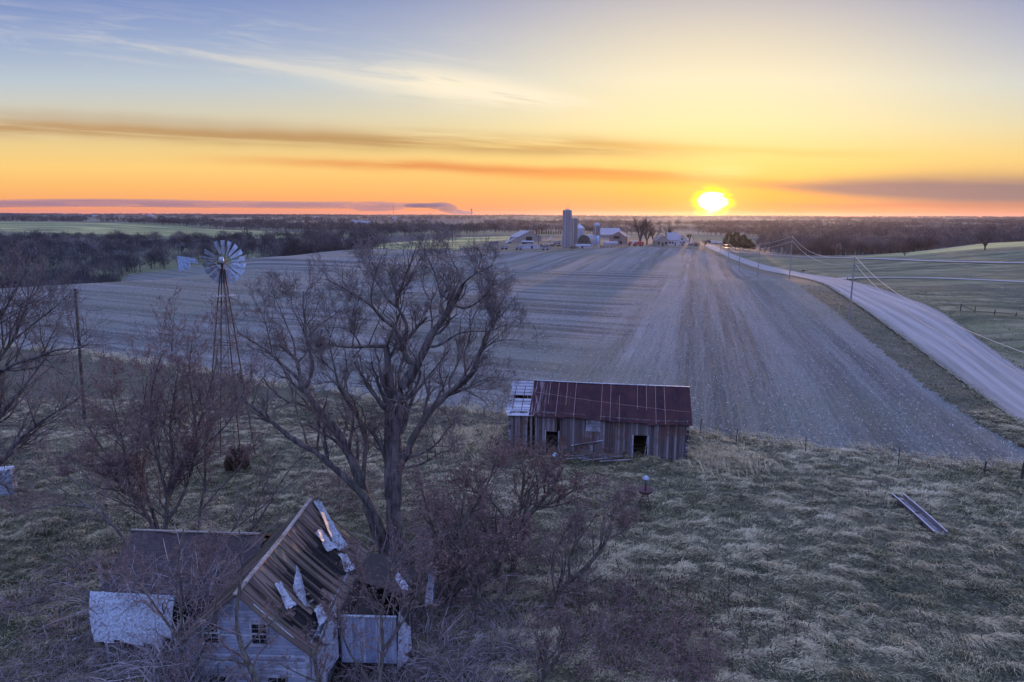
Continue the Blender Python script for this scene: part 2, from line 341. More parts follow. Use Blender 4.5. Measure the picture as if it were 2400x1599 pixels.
def mat_meadow():
    m_, q, b = new_mat('meadow_soil'); p = q.node('ShaderNodeNewGeometry').outputs['Position']
    n = q.noise(p, .35, 5, .6); f = q.noise(p, 7.0, 5, .7)
    c = q.mix(q.ss(n, .35, .65), (.030, .036, .016), (.080, .070, .040))  # soil coloured extra dark to stand in for shadow between the tufts
    c = q.mix(q.ss(f, .45, .7), c, (.20, .165, .09)); c = q.mix(q.ss(f, .42, .25), c, (.03, .028, .018))
    q.put(b.inputs['Base Color'], c); b.inputs['Roughness'].default_value = 1; bump(q, b, f, .9, .12); return m_
def mat_field():
    m_, q, b = new_mat('stubble_soil')
    p = q.node('ShaderNodeNewGeometry').outputs['Position']; x, y, z = q.sep(p)
    wb = q.m('MULTIPLY', q.m('SUBTRACT', q.noise(p, .02, 2), .5), 5.0); sway = q.m('MULTIPLY', q.m('SUBTRACT', q.noise(p, .4, 2), .5), .5)
    u1 = q.m('ADD', q.m('ADD', q.m('MULTIPLY', x, .40), q.m('MULTIPLY', y, .917)), q.m('ADD', wb, sway)); v1 = q.m('SUBTRACT', q.m('MULTIPLY', x, .917), q.m('MULTIPLY', y, .40))
    u2 = q.m('ADD', q.m('SUBTRACT', q.m('MULTIPLY', x, .966), q.m('MULTIPLY', y, .259)), q.m('ADD', q.m('MULTIPLY', wb, .5), sway)); v2 = q.m('ADD', q.m('MULTIPLY', x, .259), q.m('MULTIPLY', y, .966))
    edge = q.m('SUBTRACT', q.m('SUBTRACT', q.m('MULTIPLY', x, .953), q.m('MULTIPLY', y, .302)), q.m('MULTIPLY', q.m('SUBTRACT', q.noise(p, .05, 3), .5), 30.0))
    bl = q.m('MAXIMUM', q.ss(edge, -26.0, -10.0), q.m('MULTIPLY', q.ss(y, 215.0, 238.0), q.ss(x, -40.0, 0.0)))
    def sysn(u, v, rf=.9):
        return (q.noise(q.xyz(q.m('MULTIPLY', u, .14), q.m('MULTIPLY', v, .0030)), 1.0, 5, .72), q.noise(q.xyz(q.m('MULTIPLY', u, rf), q.m('MULTIPLY', v, .008)), 1.0, 4, .65),
                q.noise(q.xyz(q.m('MULTIPLY', u, 3.2), q.m('MULTIPLY', v, .22)), 1.0, 3, .7))
    A_, B_ = sysn(u1, v1, .38), sysn(u2, v2)
    def mf(a, b): return q.m('ADD', q.m('MULTIPLY', a, q.m('SUBTRACT', 1.0, bl)), q.m('MULTIPLY', b, bl))
    def con(v_, k_): return q.m('ADD', .5, q.m('MULTIPLY', q.m('SUBTRACT', v_, .5), k_))
    A_ = (con(A_[0], 1.25), con(A_[1], 1.35), A_[2]); B_ = (con(B_[0], .75), con(B_[1], .5), B_[2])
    big, row, fine = [mf(a, b) for a, b in zip(A_, B_)]
    tracks = q.m('MULTIPLY', q.m('MULTIPLY', q.ss(q.noise(q.xyz(q.m('MULTIPLY', u2, .30), q.m('MULTIPLY', v2, .002)), 1.0, 1), .60, .70), bl), q.ss(q.noise(p, .05, 3), .35, .55))
    patch = q.noise(p, .018, 4, .6); grit = q.noise(p, 9.0, 4, .8)
    c = q.mix(q.ss(big, .40, .57), (.056, .060, .052), (.168, .170, .152))
    c = q.mix(q.m('MULTIPLY', q.ss(row, .51, .63), .75), c, (.20, .20, .18)); c = q.mix(q.m('MULTIPLY', q.ss(row, .47, .36), .7), c, (.055, .052, .042))
    c = q.mix(q.m('MULTIPLY', q.ss(fine, .40, .25), .6), c, (.05, .046, .036))
    c = q.mix(q.m('MULTIPLY', tracks, .6), c, (.27, .265, .24))
    c = q.mix(q.m('MULTIPLY', q.ss(patch, .44, .62), .6), c, (.105, .120, .078))
    c = q.mix(q.ss(q.noise(p, 2.6, 3, .7), .62, .70), c, (.42, .40, .36))
    c = q.mix(q.m('MULTIPLY', q.ss(grit, .52, .34), .8), c, (.035, .034, .030))
    q.put(b.inputs['Base Color'], c); b.inputs['Roughness'].default_value = 1
    bump(q, b, q.m('ADD', q.m('MULTIPLY', row, 1.2), q.m('ADD', fine, grit)), .8, .10); return m_
def mat_pasture():
    m_, q, b = new_mat('pasture_turf'); p = q.node('ShaderNodeNewGeometry').outputs['Position']
    mp = q.node('ShaderNodeVectorMath', operation='MULTIPLY'); q.put(mp.inputs[0], p); mp.inputs[1].default_value = (.35, 1, 1)
    xx, yy_, zz = q.sep(p); n = q.noise(q.xyz(q.m('MULTIPLY', xx, .012), q.m('ADD', q.m('MULTIPLY', yy_, .085), q.m('MULTIPLY', q.noise(p, .012, 2), 4.0))), 1.0, 5, .62); f = q.noise(p, 1.6, 5, .75); g = q.noise(mp.outputs[0], .3, 4, .6)
    c = q.mix(q.ss(n, .36, .64), (.045, .058, .020), (.165, .165, .070)); c = q.mix(q.m('MULTIPLY', q.ss(g, .50, .66), .8), c, (.24, .21, .12)); c = q.mix(q.m('MULTIPLY', q.ss(q.noise(p, .025, 4, .6), .54, .66), .6), c, (.06, .055, .035))
    c = q.mix(q.m('MULTIPLY', q.ss(f, .5, .3), .75), c, (.035, .034, .02)); c = q.mix(q.m('MULTIPLY', q.ss(f, .6, .75), .6), c, (.27, .24, .15))
    q.put(b.inputs['Base Color'], c); b.inputs['Roughness'].default_value = 1; bump(q, b, f, .8, .25); return m_
def mat_hills():
    m_, q, b = new_mat('patchwork_fields'); p = q.node('ShaderNodeNewGeometry').outputs['Position']
    x, y, z = q.sep(p)
    vv = q.xyz(q.m('ADD', q.m('MULTIPLY', x, .0019), q.m('MULTIPLY', q.noise(p, .003, 2), .6)), q.m('ADD', q.m('MULTIPLY', y, .0045), q.m('MULTIPLY', q.noise(p, .0023, 2), .9)))
    vo = q.node('ShaderNodeTexVoronoi', distance='CHEBYCHEV'); q.put(vo.inputs['Vector'], vv); vo.inputs['Scale'].default_value = 1.0
    r = q.sep(vo.outputs['Color'])[0]
    c = q.ramp(r, [(0, (.038, .034, .036)), (.22, (.11, .095, .06)), (.40, (.09, .105, .042)), (.58, (.055, .045, .042)), (.74, (.20, .17, .09)), (.86, (.12, .13, .05)), (.95, (.07, .058, .05))], 'CONSTANT')
    n = q.noise(p, .02, 4, .6); c = q.mix(q.m('MULTIPLY', q.ss(n, .4, .7), .5), c, (.07, .07, .04))
    sn = q.noise(q.xyz(q.m('MULTIPLY', x, .02), q.m('MULTIPLY', y, .15)), 1, 3); c = q.mix(q.m('MULTIPLY', q.ss(sn, .52, .7), .4), c, (.20, .18, .10))
    q.put(b.inputs['Base Color'], c); b.inputs['Roughness'].default_value = 1; return m_
def mat_green():
    m_, q, b = new_mat('spring_hayfield'); p = q.node('ShaderNodeNewGeometry').outputs['Position']; x, y, z = q.sep(p)
    w = q.noise(p, .006, 2)
    strip = q.noise(q.xyz(q.m('MULTIPLY', x, .0025), q.m('ADD', q.m('MULTIPLY', y, .021), q.m('MULTIPLY', w, 3.0))), 1.0, 1.5, .4)
    c = q.ramp(strip, [(.0, (.20, .21, .055)), (.40, (.11, .14, .042)), (.50, (.42, .37, .12)), (.57, (.07, .095, .033)), (.68, (.30, .28, .085))])
    c = q.mix(q.m('MULTIPLY', q.ss(q.noise(p, .12, 4, .7), .5, .75), .35), c, (.04, .045, .025))
    q.put(b.inputs['Base Color'], c); b.inputs['Roughness'].default_value = 1; return m_
def mat_yard():
    m_, q, b = new_mat('yard_soil'); p = q.node('ShaderNodeNewGeometry').outputs['Position']
    n = q.noise(p, .06, 5, .65); c = q.mix(q.ss(n, .38, .62), (.055, .050, .032), (.13, .11, .065)); c = q.mix(q.ss(q.noise(p, .5, 4, .7), .55, .7), c, (.17, .15, .10))
    q.put(b.inputs['Base Color'], c); b.inputs['Roughness'].default_value = 1; return m_
def mat_gravel(name='gravel', k=1.0):
    m_, q, b = new_mat(name); uv = q.node('ShaderNodeUVMap').outputs[0]; u, v, _ = q.sep(uv); p = q.node('ShaderNodeNewGeometry').outputs['Position']
    ln = q.noise(q.xyz(q.m('MULTIPLY', u, 9.0), q.m('MULTIPLY', v, .02)), 1.0, 4, .65)
    n = q.noise(p, 6.0, 5, .8); g = q.noise(p, .12, 4)
    tr = q.m('ADD', q.gauss(u, .36, .05), q.m('ADD', q.gauss(u, .62, .05), q.m('ADD', q.gauss(u, .20, .03), q.gauss(u, .80, .035))))
    c = q.mix(q.ss(ln, .35, .65), tuple(a * k for a in (.165, .160, .148)), tuple(a * k for a in (.265, .255, .235)))
    c = q.mix(q.m('MULTIPLY', tr, .4, clamp=True), c, tuple(a * k for a in (.38, .365, .335)))
    c = q.mix(q.m('MULTIPLY', q.gauss(u, .5, .045), .45), c, (.19, .175, .155))
    c = q.mix(q.m('MULTIPLY', q.ss(n, .55, .3), .55), c, (.16, .15, .135)); c = q.mix(q.m('MULTIPLY', q.ss(g, .5, .7), .35), c, (.26, .235, .20))
    ed = q.m('MAXIMUM', q.ss(q.m('ADD', u, q.m('MULTIPLY', q.m('SUBTRACT', n, .5), .12)), .10, .0), q.ss(q.m('ADD', u, q.m('MULTIPLY', q.m('SUBTRACT', n, .5), .12)), .90, 1.0))
    c = q.mix(q.m('MULTIPLY', ed, .8), c, (.12, .11, .07))
    q.put(b.inputs['Base Color'], c); b.inputs['Roughness'].default_value = .95; bump(q, b, n, .5, .04); return m_
def mat_tint(name, stops, rough=.9, trans=0.0):   # colour along the mesh's own tint value
    m_, q, b = new_mat(name); a = q.node('ShaderNodeAttribute', attribute_name='tint').outputs['Fac']
    q.put(b.inputs['Base Color'], q.ramp(a, stops)); b.inputs['Roughness'].default_value = rough; b.inputs['Specular IOR Level'].default_value = .2
    return m_
def mat_bark(name, c1, c2, sc=5.0):
    m_, q, b = new_mat(name); p = q.node('ShaderNodeTexCoord').outputs['Object']
    mp = q.node('ShaderNodeVectorMath', operation='MULTIPLY'); q.put(mp.inputs[0], p); mp.inputs[1].default_value = (1, 1, .22)
    n = q.noise(mp.outputs[0], sc, 6, .65); g = q.noise(p, .8, 4)
    c = q.mix(q.ss(n, .38, .62), c1, c2); c = q.mix(q.m('MULTIPLY', q.ss(g, .55, .7), .5), c, (.075, .085, .04))
    q.put(b.inputs['Base Color'], c); b.inputs['Roughness'].default_value = .95; bump(q, b, n, .9, .04); return m_
def mat_planks(name, c1, c2, w=.18, axis=0, gap=True, c3=None, rough=.85):
    """weathered boards: each board its own tone, grain along the board"""
    m_, q, b = new_mat(name); p = q.node('ShaderNodeTexCoord').outputs['Object']; co = q.sep(p)
    u = q.m('DIVIDE', co[axis], w); fl = q.m('FLOOR', u); fr = q.m('FRACT', u)
    wn = q.node('ShaderNodeTexWhiteNoise', noise_dimensions='1D'); q.put(wn.inputs['W'], fl)
    s = [1.5, 1.5, 1.5]; s[axis] = 26.0
    mp = q.node('ShaderNodeVectorMath', operation='MULTIPLY'); q.put(mp.inputs[0], p); mp.inputs[1].default_value = s
    n = q.noise(mp.outputs[0], 1.0, 6, .65)
    f = q.m('ADD', q.m('MULTIPLY', wn.outputs[0], .55), q.m('MULTIPLY', n, .5))
    c = q.mix(q.ss(f, .25, .80), c1, c2)
    if c3: c = q.mix(q.m('MULTIPLY', q.ss(q.noise(p, .55, 5, .7), .47, .62), .75), c, c3)
    e = q.m('MINIMUM', fr, q.m('SUBTRACT', 1.0, fr)); 
    if gap: c = q.mix(q.ss(e, .07, .02), c, (.012, .011, .010))
    q.put(b.inputs['Base Color'], c); b.inputs['Roughness'].default_value = rough
    bump(q, b, q.m('ADD', q.ss(e, .0, .10), n), .7, .03); return m_

M_MEADOW = mat_meadow(); M_FIELD = mat_field(); M_PAST = mat_pasture(); M_HILLS = mat_hills(); M_GREEN = mat_green(); M_YARD = mat_yard()
M_GRAVEL = mat_gravel(); M_GRAVEL2 = mat_gravel('pale_gravel', 1.15)

# ------------------------------------------------------------------ regions on the ground
def gp(pts): return [tuple(G(*p))[:2] for p in pts]
FIELD = gp([(-700, 800), (-100, 808), (200, 826), (420, 860), (640, 897), (850, 930), (1050, 955), (1240, 978), (1620, 1014), (1900, 1045), (2150, 1076), (2400, 1096), (2700, 1120)])
FIELD += gp([(2480, 1085), (2330, 1010), (2150, 890), (2040, 800), (1965, 735), (1900, 690), (1868, 664), (1835, 652), (1778, 640), (1725, 622), (1690, 606), (1660, 593), (1600, 583), (1500, 579), (1400, 583), (1330, 590), (1200, 592), (1060, 590)])
FIELD += [(x, y) for x, y in [(-35, 372), (-62, 366), (-90, 362), (-110, 345)]] + gp([(600, 601), (560, 612), (470, 622), (400, 632), (300, 643.5)]) + [(x, y) for x, y in [(-140, 208), (-190, 208), (-260, 190), (-330, 150)]]
ROADL = [(2480, 1062), (2400, 1002), (2300, 928), (2232, 880), (2100, 780), (1991, 704), (1933, 667), (1893, 655), (1855, 647), (1800, 636), (1745, 620), (1705, 603), (1672, 588), (1648, 576)]
ROADR = [(2560, 955), (2400, 871), (2300, 800), (2195, 722), (2076, 680), (2001, 660), (1960, 652), (1930, 648), (1880, 640), (1820, 628), (1765, 613), (1722, 598), (1690, 584), (1664, 574)]
RL = [G(*p) for p in ROADL]; RR = [G(*p) for p in ROADR]
RC = [(a + b) / 2 for a, b in zip(RL, RR)]
RC = [RC[0] + (RC[0] - RC[1]).normalized() * 60] + RC
def smooth_line(P, step=2.0, it=3):
    P = np.array([list(p)[:2] for p in P], float)
    for _ in range(it):
        Q = [P[0]]
        for a, b in zip(P[:-1], P[1:]): Q += [a * .75 + b * .25, a * .25 + b * .75]
        P = np.array(Q + [P[-1]])
    d = np.r_[0, np.cumsum(np.hypot(*np.diff(P, axis=0).T))]; t = np.arange(0, d[-1], step)
    return np.c_[np.interp(t, d, P[:, 0]), np.interp(t, d, P[:, 1])]
RCL = smooth_line(RC)
PAST = [tuple(p) for p in RCL] + [(r_ * ((p_ - 1200) / 1627) / math.hypot(1, (p_ - 1200) / 1627), r_ / math.hypot(1, (p_ - 1200) / 1627)) for p_, r_ in ((1664, 420), (1700, 420), (1800, 400), (1960, 400), (2150, 405), (2300, 420), (2400, 425), (2800, 425), (3800, 425))] + [(420, 160), (300, 20), (120, -20)]
YARD = gp([(1060, 592), (1200, 594), (1330, 592), (1400, 585), (1500, 581), (1600, 585), (1660, 595), (1690, 606), (1720, 598), (1700, 566), (1640, 562), (1500, 556), (1380, 558), (1200, 560), (1120, 572)])
GREENS = [gp([(640, 590), (800, 578), (960, 566), (1100, 556), (1250, 552), (1240, 566), (1120, 574), (1060, 590), (900, 582)]),
          [(-1500, 830), (-760, 830), (-520, 800), (-330, 780), (-190, 770), (-170, 900), (-330, 1050), (-560, 1180), (-1500, 1250)],
          [(r_ * ((p_ - 1200) / 1627) / math.hypot(1, (p_ - 1200) / 1627), r_ / math.hypot(1, (p_ - 1200) / 1627)) for p_, r_ in ((1960, 395), (2150, 400), (2300, 415), (2400, 420), (2800, 420), (2800, 560), (2400, 520), (2200, 470), (2050, 430))],
          [(-190, 210), (-110, 225), (-121, 268), (-121, 308), (-112, 330), (-128, 325), (-150, 290), (-190, 250), (-215, 215)]]
GREENS = GREENS[:3] + [gp([(300, 643.5), (400, 632), (470, 622), (560, 612), (600, 601)]) + [(-110, 345), (-90, 362), (-97, 372), (-118, 352), (-134, 312), (-146, 270), (-175, 240), (-225, 222), (-215, 209), (-140, 208)]]
def road_dist(x, y):
    P = np.c_[np.ravel(x), np.ravel(y)]; best = np.full(len(P), 1e9); K = RCL[::4]
    for a in K: best = np.minimum(best, (P[:, 0] - a[0]) ** 2 + (P[:, 1] - a[1]) ** 2)
    return np.sqrt(best).reshape(np.shape(x))
HOUSE_BOX = (-18.2, -4.2, 21.6, 29.6)
def meadow_relief(x, y):
    w = np.clip((np.hypot(x, y) - 8) / 10, 0, 1)
    a = fbm(x * 1.3 + y * .35, y * 2.1, 21, 4) ; b_ = np.abs(vnoise(x * .8, y * 1.5, 31) - .5)
    return w * ((a - .42) * .62 + (.25 - b_) * .26)

# ------------------------------------------------------------------ one terrain grid, cut into the ground's regions
def build_ground():
    rings = np.r_[np.linspace(.5, 12, 14), np.geomspace(12.4, 8000, 610)]
    az = np.r_[np.linspace(-math.pi, -.95, 40)[:-1], np.linspace(-.95, .95, 760), np.linspace(.95, math.pi, 40)[1:]]
    A, Rr = np.meshgrid(az, rings); X = Rr * np.sin(A); Y = Rr * np.cos(A); Z = gz(X, Y)
    # micro relief of the rough meadow, away from the field and the road
    nr = Rr < 90; mk = np.zeros_like(X)
    infield = inpoly(X[nr], Y[nr], FIELD); inp = inpoly(X[nr], Y[nr], PAST)
    rel = meadow_relief(X[nr], Y[nr]); rel = np.where(infield, 0, rel); rd = road_dist(X[nr], Y[nr])
    rel = rel * np.clip((rd - 5.5) / 3, 0, 1); Z[nr] += rel
    # ditch along the road
    r4 = Rr < 420; rd = road_dist(X[r4], Y[r4]); Z[r4] -= .55 * np.exp(-((rd - 8.2) / 2.2) ** 2) * np.where(inpoly(X[r4], Y[r4], PAST), 1, .35)
    n, m_ = X.shape; V = np.c_[X.ravel(), Y.ravel(), Z.ravel()]
    i = np.arange(n - 1)[:, None] * m_ + np.arange(m_ - 1)[None, :]
    Fq = np.stack([i, i + 1, i + m_ + 1, i + m_], -1).reshape(-1, 4)[:, ::-1]
    c = V[Fq].mean(1); x, y = c[:, 0], c[:, 1]
    wv = (vnoise(x * .8, y * .8, 3) - .5) * 1.0
    fld = inpoly(x + wv, y + wv * .6, FIELD) & (y > 30); pas = inpoly(x, y, PAST) & ~fld; yd = inpoly(x, y, YARD) & ~fld & ~pas
    gr = np.zeros(len(x), bool)
    for g in GREENS: gr |= inpoly(x, y, g)
    gr &= ~fld & ~pas & ~yd
    mea = (np.hypot(x, y) < 190) & ~fld & ~pas & ~yd & ~gr & (y < 205)
    hil = ~(fld | pas | yd | mea | gr)
    for name, msk, mt in (('meadow', mea, M_MEADOW), ('crop_field', fld, M_FIELD), ('pasture', pas, M_PAST), ('farmyard_ground', yd, M_YARD), ('hayfield_ground', gr, M_GREEN), ('hills', hil, M_HILLS)):
        f = Fq[msk]; ids, inv = np.unique(f, return_inverse=True)
        me = mesh_np(name, V[ids], inv.reshape(f.shape), smooth=True)
        struct(link(name, me, mt))
build_ground()

def ribbon(name, line, wl, wr, mat, lift=.10, nx=9, crown=.10):
    P = np.asarray(line); t = np.gradient(P, axis=0); t /= np.maximum(np.hypot(t[:, 0], t[:, 1]), 1e-6)[:, None]; nrm = np.c_[t[:, 1], -t[:, 0]]
    u = np.linspace(0, 1, nx); jag = (vnoise(np.arange(len(P)) * .5, 0, 3)[:, None] - .5) * .35
    off = -wl + (wl + wr) * u[None, :] + jag * np.where((u == 0) | (u == 1), 1, 0)
    X = P[:, :1] + nrm[:, :1] * off; Y = P[:, 1:] + nrm[:, 1:] * off
    Z = gz(X, Y) + lift + crown * (1 - (2 * u[None, :] - 1) ** 2)
    m_, k = X.shape; i = np.arange(m_ - 1)[:, None] * k + np.arange(k - 1)[None, :]
    Fq = np.stack([i, i + 1, i + k + 1, i + k], -1).reshape(-1, 4)
    uv = np.c_[np.tile(u, m_), np.repeat(np.arange(m_) * 2.0, k)]
    return struct(link(name, mesh_np(name, np.c_[X.ravel(), Y.ravel(), Z.ravel()], Fq, True, uv), mat))
def two_edge(name, Lp, Rp, mat, lift=.10, nx=11, crown=.12):
    def ch(P):
        P = np.array([list(p)[:2] for p in P], float)
        for _ in range(3): P = np.array([P[0]] + [q for a, b in zip(P[:-1], P[1:]) for q in (a * .75 + b * .25, a * .25 + b * .75)] + [P[-1]])
        t = np.linspace(0, len(P) - 1, 420); k = np.arange(len(P)); return np.c_[np.interp(t, k, P[:, 0]), np.interp(t, k, P[:, 1])]
    A_, B_ = ch(Lp), ch(Rp); u = np.linspace(0, 1, nx); d = np.r_[0, np.cumsum(np.hypot(*np.diff((A_ + B_) / 2, axis=0).T))]
    jag = (vnoise(d * .6, 0 * d, 3)[:, None] - .5) * .022 * np.where((u == 0) | (u == 1), 1, 0); uu = u[None] + jag * np.where(u < .5, 1, -1)
    X = A_[:, :1] * (1 - uu) + B_[:, :1] * uu; Y = A_[:, 1:] * (1 - uu) + B_[:, 1:] * uu; Z = gz(X, Y) + lift + crown * (1 - (2 * u[None] - 1) ** 2)
    m_, k = X.shape; i = np.arange(m_ - 1)[:, None] * k + np.arange(k - 1)[None, :]; Fq = np.stack([i, i + 1, i + k + 1, i + k], -1).reshape(-1, 4)
    return struct(link(name, mesh_np(name, np.c_[X.ravel(), Y.ravel(), Z.ravel()], Fq, True, np.c_[np.tile(u, m_), np.repeat(d, k)]), mat))
two_edge('gravel_road', [RL[0] + (RL[0] - RL[1]) * 3] + RL, [RR[0] + (RR[0] - RR[1]) * 3] + RR, M_GRAVEL)
ROADPOLY = [tuple(p)[:2] for p in RL] + [tuple(p)[:2] for p in RR[::-1]]
ribbon('driveway', smooth_line(gp([(1955, 655), (2030, 651), (2110, 651), (2200, 653), (2300, 657), (2400, 662), (2600, 672), (3000, 690)])), 2.2, 2.2, M_GRAVEL2, .16, 5, .05)
ribbon('valley_road', smooth_line(gp([(1700, 590), (1740, 594), (1850, 600), (2000, 606), (2100, 610), (2230, 615), (2400, 618), (2700, 624)])), 3.2, 3.2, M_GRAVEL2, .3, 5, .05)

# ------------------------------------------------------------------ grass: bent blades in tufts, combed by old wind and snow
def blades(P, D, L, Wd, T, rng, droop):
    """P base (n,3), D azimuth, L length, Wd width, T tint -> strip of 3 quads per blade"""
    n = len(P); dx, dy = np.cos(D), np.sin(D); ts = None
    rise = np.array([0, .62, .74])[None, :] * (1 - droop)[:, None] + np.array([0, .22, .08])[None, :] * droop[:, None]
    run = np.array([0, .30, .82])[None, :] * (1 - droop)[:, None] + np.array([0, .45, .98])[None, :] * droop[:, None]
    c = np.stack([P[:, 0:1] + dx[:, None] * run * L[:, None], P[:, 1:2] + dy[:, None] * run * L[:, None], P[:, 2:3] + rise * L[:, None]], -1)
    tw = rng.uniform(-.9, .9, n); sx, sy = -np.sin(D + tw), np.cos(D + tw)
    w = Wd[:, None] * np.array([1, .8, .14])[None, :] / 2
    off = np.stack([sx[:, None] * w, sy[:, None] * w, np.zeros_like(w)], -1)
    V = np.stack([c - off, c + off], 2).reshape(-1, 3)      # n,4,2,3
    b = np.arange(n)[:, None] * 6 + np.array([0, 2])[None, :]
    Fq = np.stack([b, b + 1, b + 3, b + 2], -1).reshape(-1, 4)
    return V, Fq, np.repeat(T, 6)
def ground_ok(x, y):
    ok = ~inpoly(x, y, FIELD) & ~inpoly(x, y, PAST) & (road_dist(x, y) > 5.0)
    ok &= ~((x > -11.9) & (x < -4.3) & (y > 21.8) & (y < 29.5)) & ~((x > -17.7) & (x < -11.4) & (y > 26) & (y < 32))
    return ok
M_GRASS = mat_tint('dry_grass', [(0, (.025, .030, .012)), (.22, (.085, .095, .036)), (.45, (.215, .195, .105)), (.7, (.41, .345, .20)), (1, (.60, .51, .32))])
def build_grass():
    rng = np.random.default_rng(4)
    def area(n, f):
        s = rng.uniform(-.95, .95, n); yy = f(rng.uniform(0, 1, n)); return s * yy, yy
    x, y = area(115000, lambda u: 19 + 46 * u ** .8)
    ok = ground_ok(x, y); x, y = x[ok], y[ok]
    h = meadow_relief(x, y); cl = fbm(x * .9, y * 1.4, 55, 3)
    keep = rng.uniform(0, 1, len(x)) < np.clip(.30 + 2.6 * (h + .02) + 1.0 * (cl - .4), .08, 1); x, y, h, cl = x[keep], y[keep], h[keep], cl[keep]
    k = 17; n = len(x)
    comb = (fbm(x * .07, y * .07, 61, 2) - .38) * 5 + (vnoise(x * 1.1, y * 1.1, 65) - .5) * 2.2 - .45
    size = rng.uniform(.55, 1.25, n) * (.75 + 1.3 * np.clip(h + .1, 0, .4))
    X = np.repeat(x, k) + rng.normal(0, .16, n * k); Y = np.repeat(y, k) + rng.normal(0, .12, n * k)
    Z = gz(X, Y) + meadow_relief(X, Y) - .03
    D = np.repeat(comb, k) + rng.normal(0, .55, n * k)
    L = np.repeat(size, k) * rng.uniform(.16, .46, n * k); dr = np.clip(np.repeat(rng.uniform(.55, 1.1, n), k) + rng.normal(0, .15, n * k), 0, 1)
    T = np.clip(np.repeat(.42 + .9 * (cl - .42) + 1.3 * h + .5 * (vnoise(x * .16, y * .3, 71) - .5), k) + rng.normal(0, .26, n * k), 0, 1)  # relief height paints tussock tops light and the hollows between them dark
    Wd = rng.uniform(.010, .022, n * k) * (1 + np.repeat(y, k) / 90)
    V, Fq, t = blades(np.c_[X, Y, Z], D, L, Wd, T, rng, dr)
    stuff(link('grass', mesh_np('grass', V, Fq, True, None, t), M_GRASS), 'matted tussocks of dry grass covering the old farmyard meadow', 'grass')
    # tall straw along the field edge and beside the barn
    E = np.array(FIELD[:13]); seg = []
    for a, b in zip(E[:-1], E[1:]):
        m_ = int(np.hypot(*(b - a)) * 5); u = rng.uniform(0, 1, m_); seg.append(a[None] * (1 - u[:, None]) + b[None] * u[:, None])
    e = np.concatenate(seg); e = e[(np.abs(e[:, 0]) < 75)]; e += rng.normal(0, .9, e.shape); e[:, 1] -= .5
    e = e[vnoise(e[:, 0] * .35, e[:, 1] * .35, 88) > .36]
    bx = np.c_[rng.normal(16.2, 1.3, 260), rng.normal(48.2, 1.2, 260)]; bl = np.c_[rng.uniform(-6, -.6, 240), rng.normal(52.5, 1.6, 240)]
    e = np.r_[e, bx, bl]; k = 16; n = len(e)
    X = np.repeat(e[:, 0], k) + rng.normal(0, .2, n * k); Y = np.repeat(e[:, 1], k) + rng.normal(0, .2, n * k)
    Z = gz(X, Y) + meadow_relief(X, Y) * ~inpoly(X, Y, FIELD) - .03
    D = rng.normal(2.9, .8, n * k); L = rng.uniform(.5, 1.15, n * k); T = np.clip(rng.normal(.70, .16, n * k), 0, 1)
    V, Fq, t = blades(np.c_[X, Y, Z], D, L, rng.uniform(.02, .04, n * k), T, rng, np.clip(rng.normal(.45, .2, n * k), 0, 1))
    stuff(link('straw_grass', mesh_np('straw_grass', V, Fq, True, None, t), M_GRASS), 'pale tall straw along the edge of the stubble field', 'grass')
    # stalk litter left in rows on the stubble field
    n = 170000; s = rng.uniform(-.85, .85, n); yy = 50 + 172 * rng.uniform(0, 1, n) ** 1.35; x = s * yy; u2 = x * .966 - yy * .259; u1 = x * .40 + yy * .917
    e_ = x * .953 - yy * .302; u = np.where(e_ > -18, u2, u1); ok = inpoly(x, yy, FIELD) & (np.abs((u / .76) % 1 - .5) < .40) & (rng.uniform(0, 1, n) < .45 + 1.3 * (fbm(u * .2, yy * .01, 19, 3) - .38)); x, yy = x[ok], yy[ok]; n = len(x)
    a = rng.uniform(0, 6.28, n); l = rng.uniform(.03, .085, n) * (1 + yy / 260); w = rng.uniform(.008, .018, n) * (1 + yy / 200); z = gz(x, yy) + rng.uniform(.02, .06, n); dx, dy = np.cos(a) * l, np.sin(a) * l; px, py = -np.sin(a) * w, np.cos(a) * w; tl = rng.normal(0, .05, n)
    V = np.stack([np.c_[x - dx - px, yy - dy - py, z - tl], np.c_[x + dx - px, yy + dy - py, z + tl], np.c_[x + dx + px, yy + dy + py, z + tl + .02], np.c_[x - dx + px, yy - dy + py, z - tl + .02]], 1).reshape(-1, 3)
    stuff(link('stubble', mesh_np('stubble', V, np.arange(4 * n).reshape(-1, 4), False, None, np.repeat(np.clip(rng.normal(.62, .22, n), 0, 1), 4)), mat_tint('stalk_litter', [(0, (.06, .055, .045)), (.5, (.24, .22, .17)), (1, (.60, .56, .48))])), 'pale broken stalks littering the stubble field', 'stubble')
    # coarse roadside grass and pasture clumps to the right
    x, y = area(26000, lambda u: 40 + 150 * u ** 1.2); rd = road_dist(x, y)
    ok = ~inpoly(x, y, ROADPOLY) & (((rd > 3.6) & (rd < 16) & ~inpoly(x, y, FIELD)) | (inpoly(x, y, PAST) & (rd > 6) & (vnoise(x * .12, y * .2, 41) > .5))) & (x > 0)
    x, y = x[ok], y[ok]; k = 8; n = len(x)
    X = np.repeat(x, k) + rng.normal(0, .25, n * k); Y = np.repeat(y, k) + rng.normal(0, .25, n * k); rdd = road_dist(X, Y); pz = inpoly(X, Y, PAST)
    Z = gz(X, Y) - .55 * np.exp(-((rdd - 8.2) / 2.2) ** 2) * np.where(pz, 1, .35) - .03
    Z += np.where(~pz & (np.hypot(X, Y) < 90), meadow_relief(X, Y) * np.clip((rdd - 5.5) / 3, 0, 1), 0)
    T = np.clip(np.repeat(.30 + .6 * (vnoise(x * .2, y * .2, 43) - .4), k) + rng.normal(0, .17, n * k), 0, 1)
    eg = []
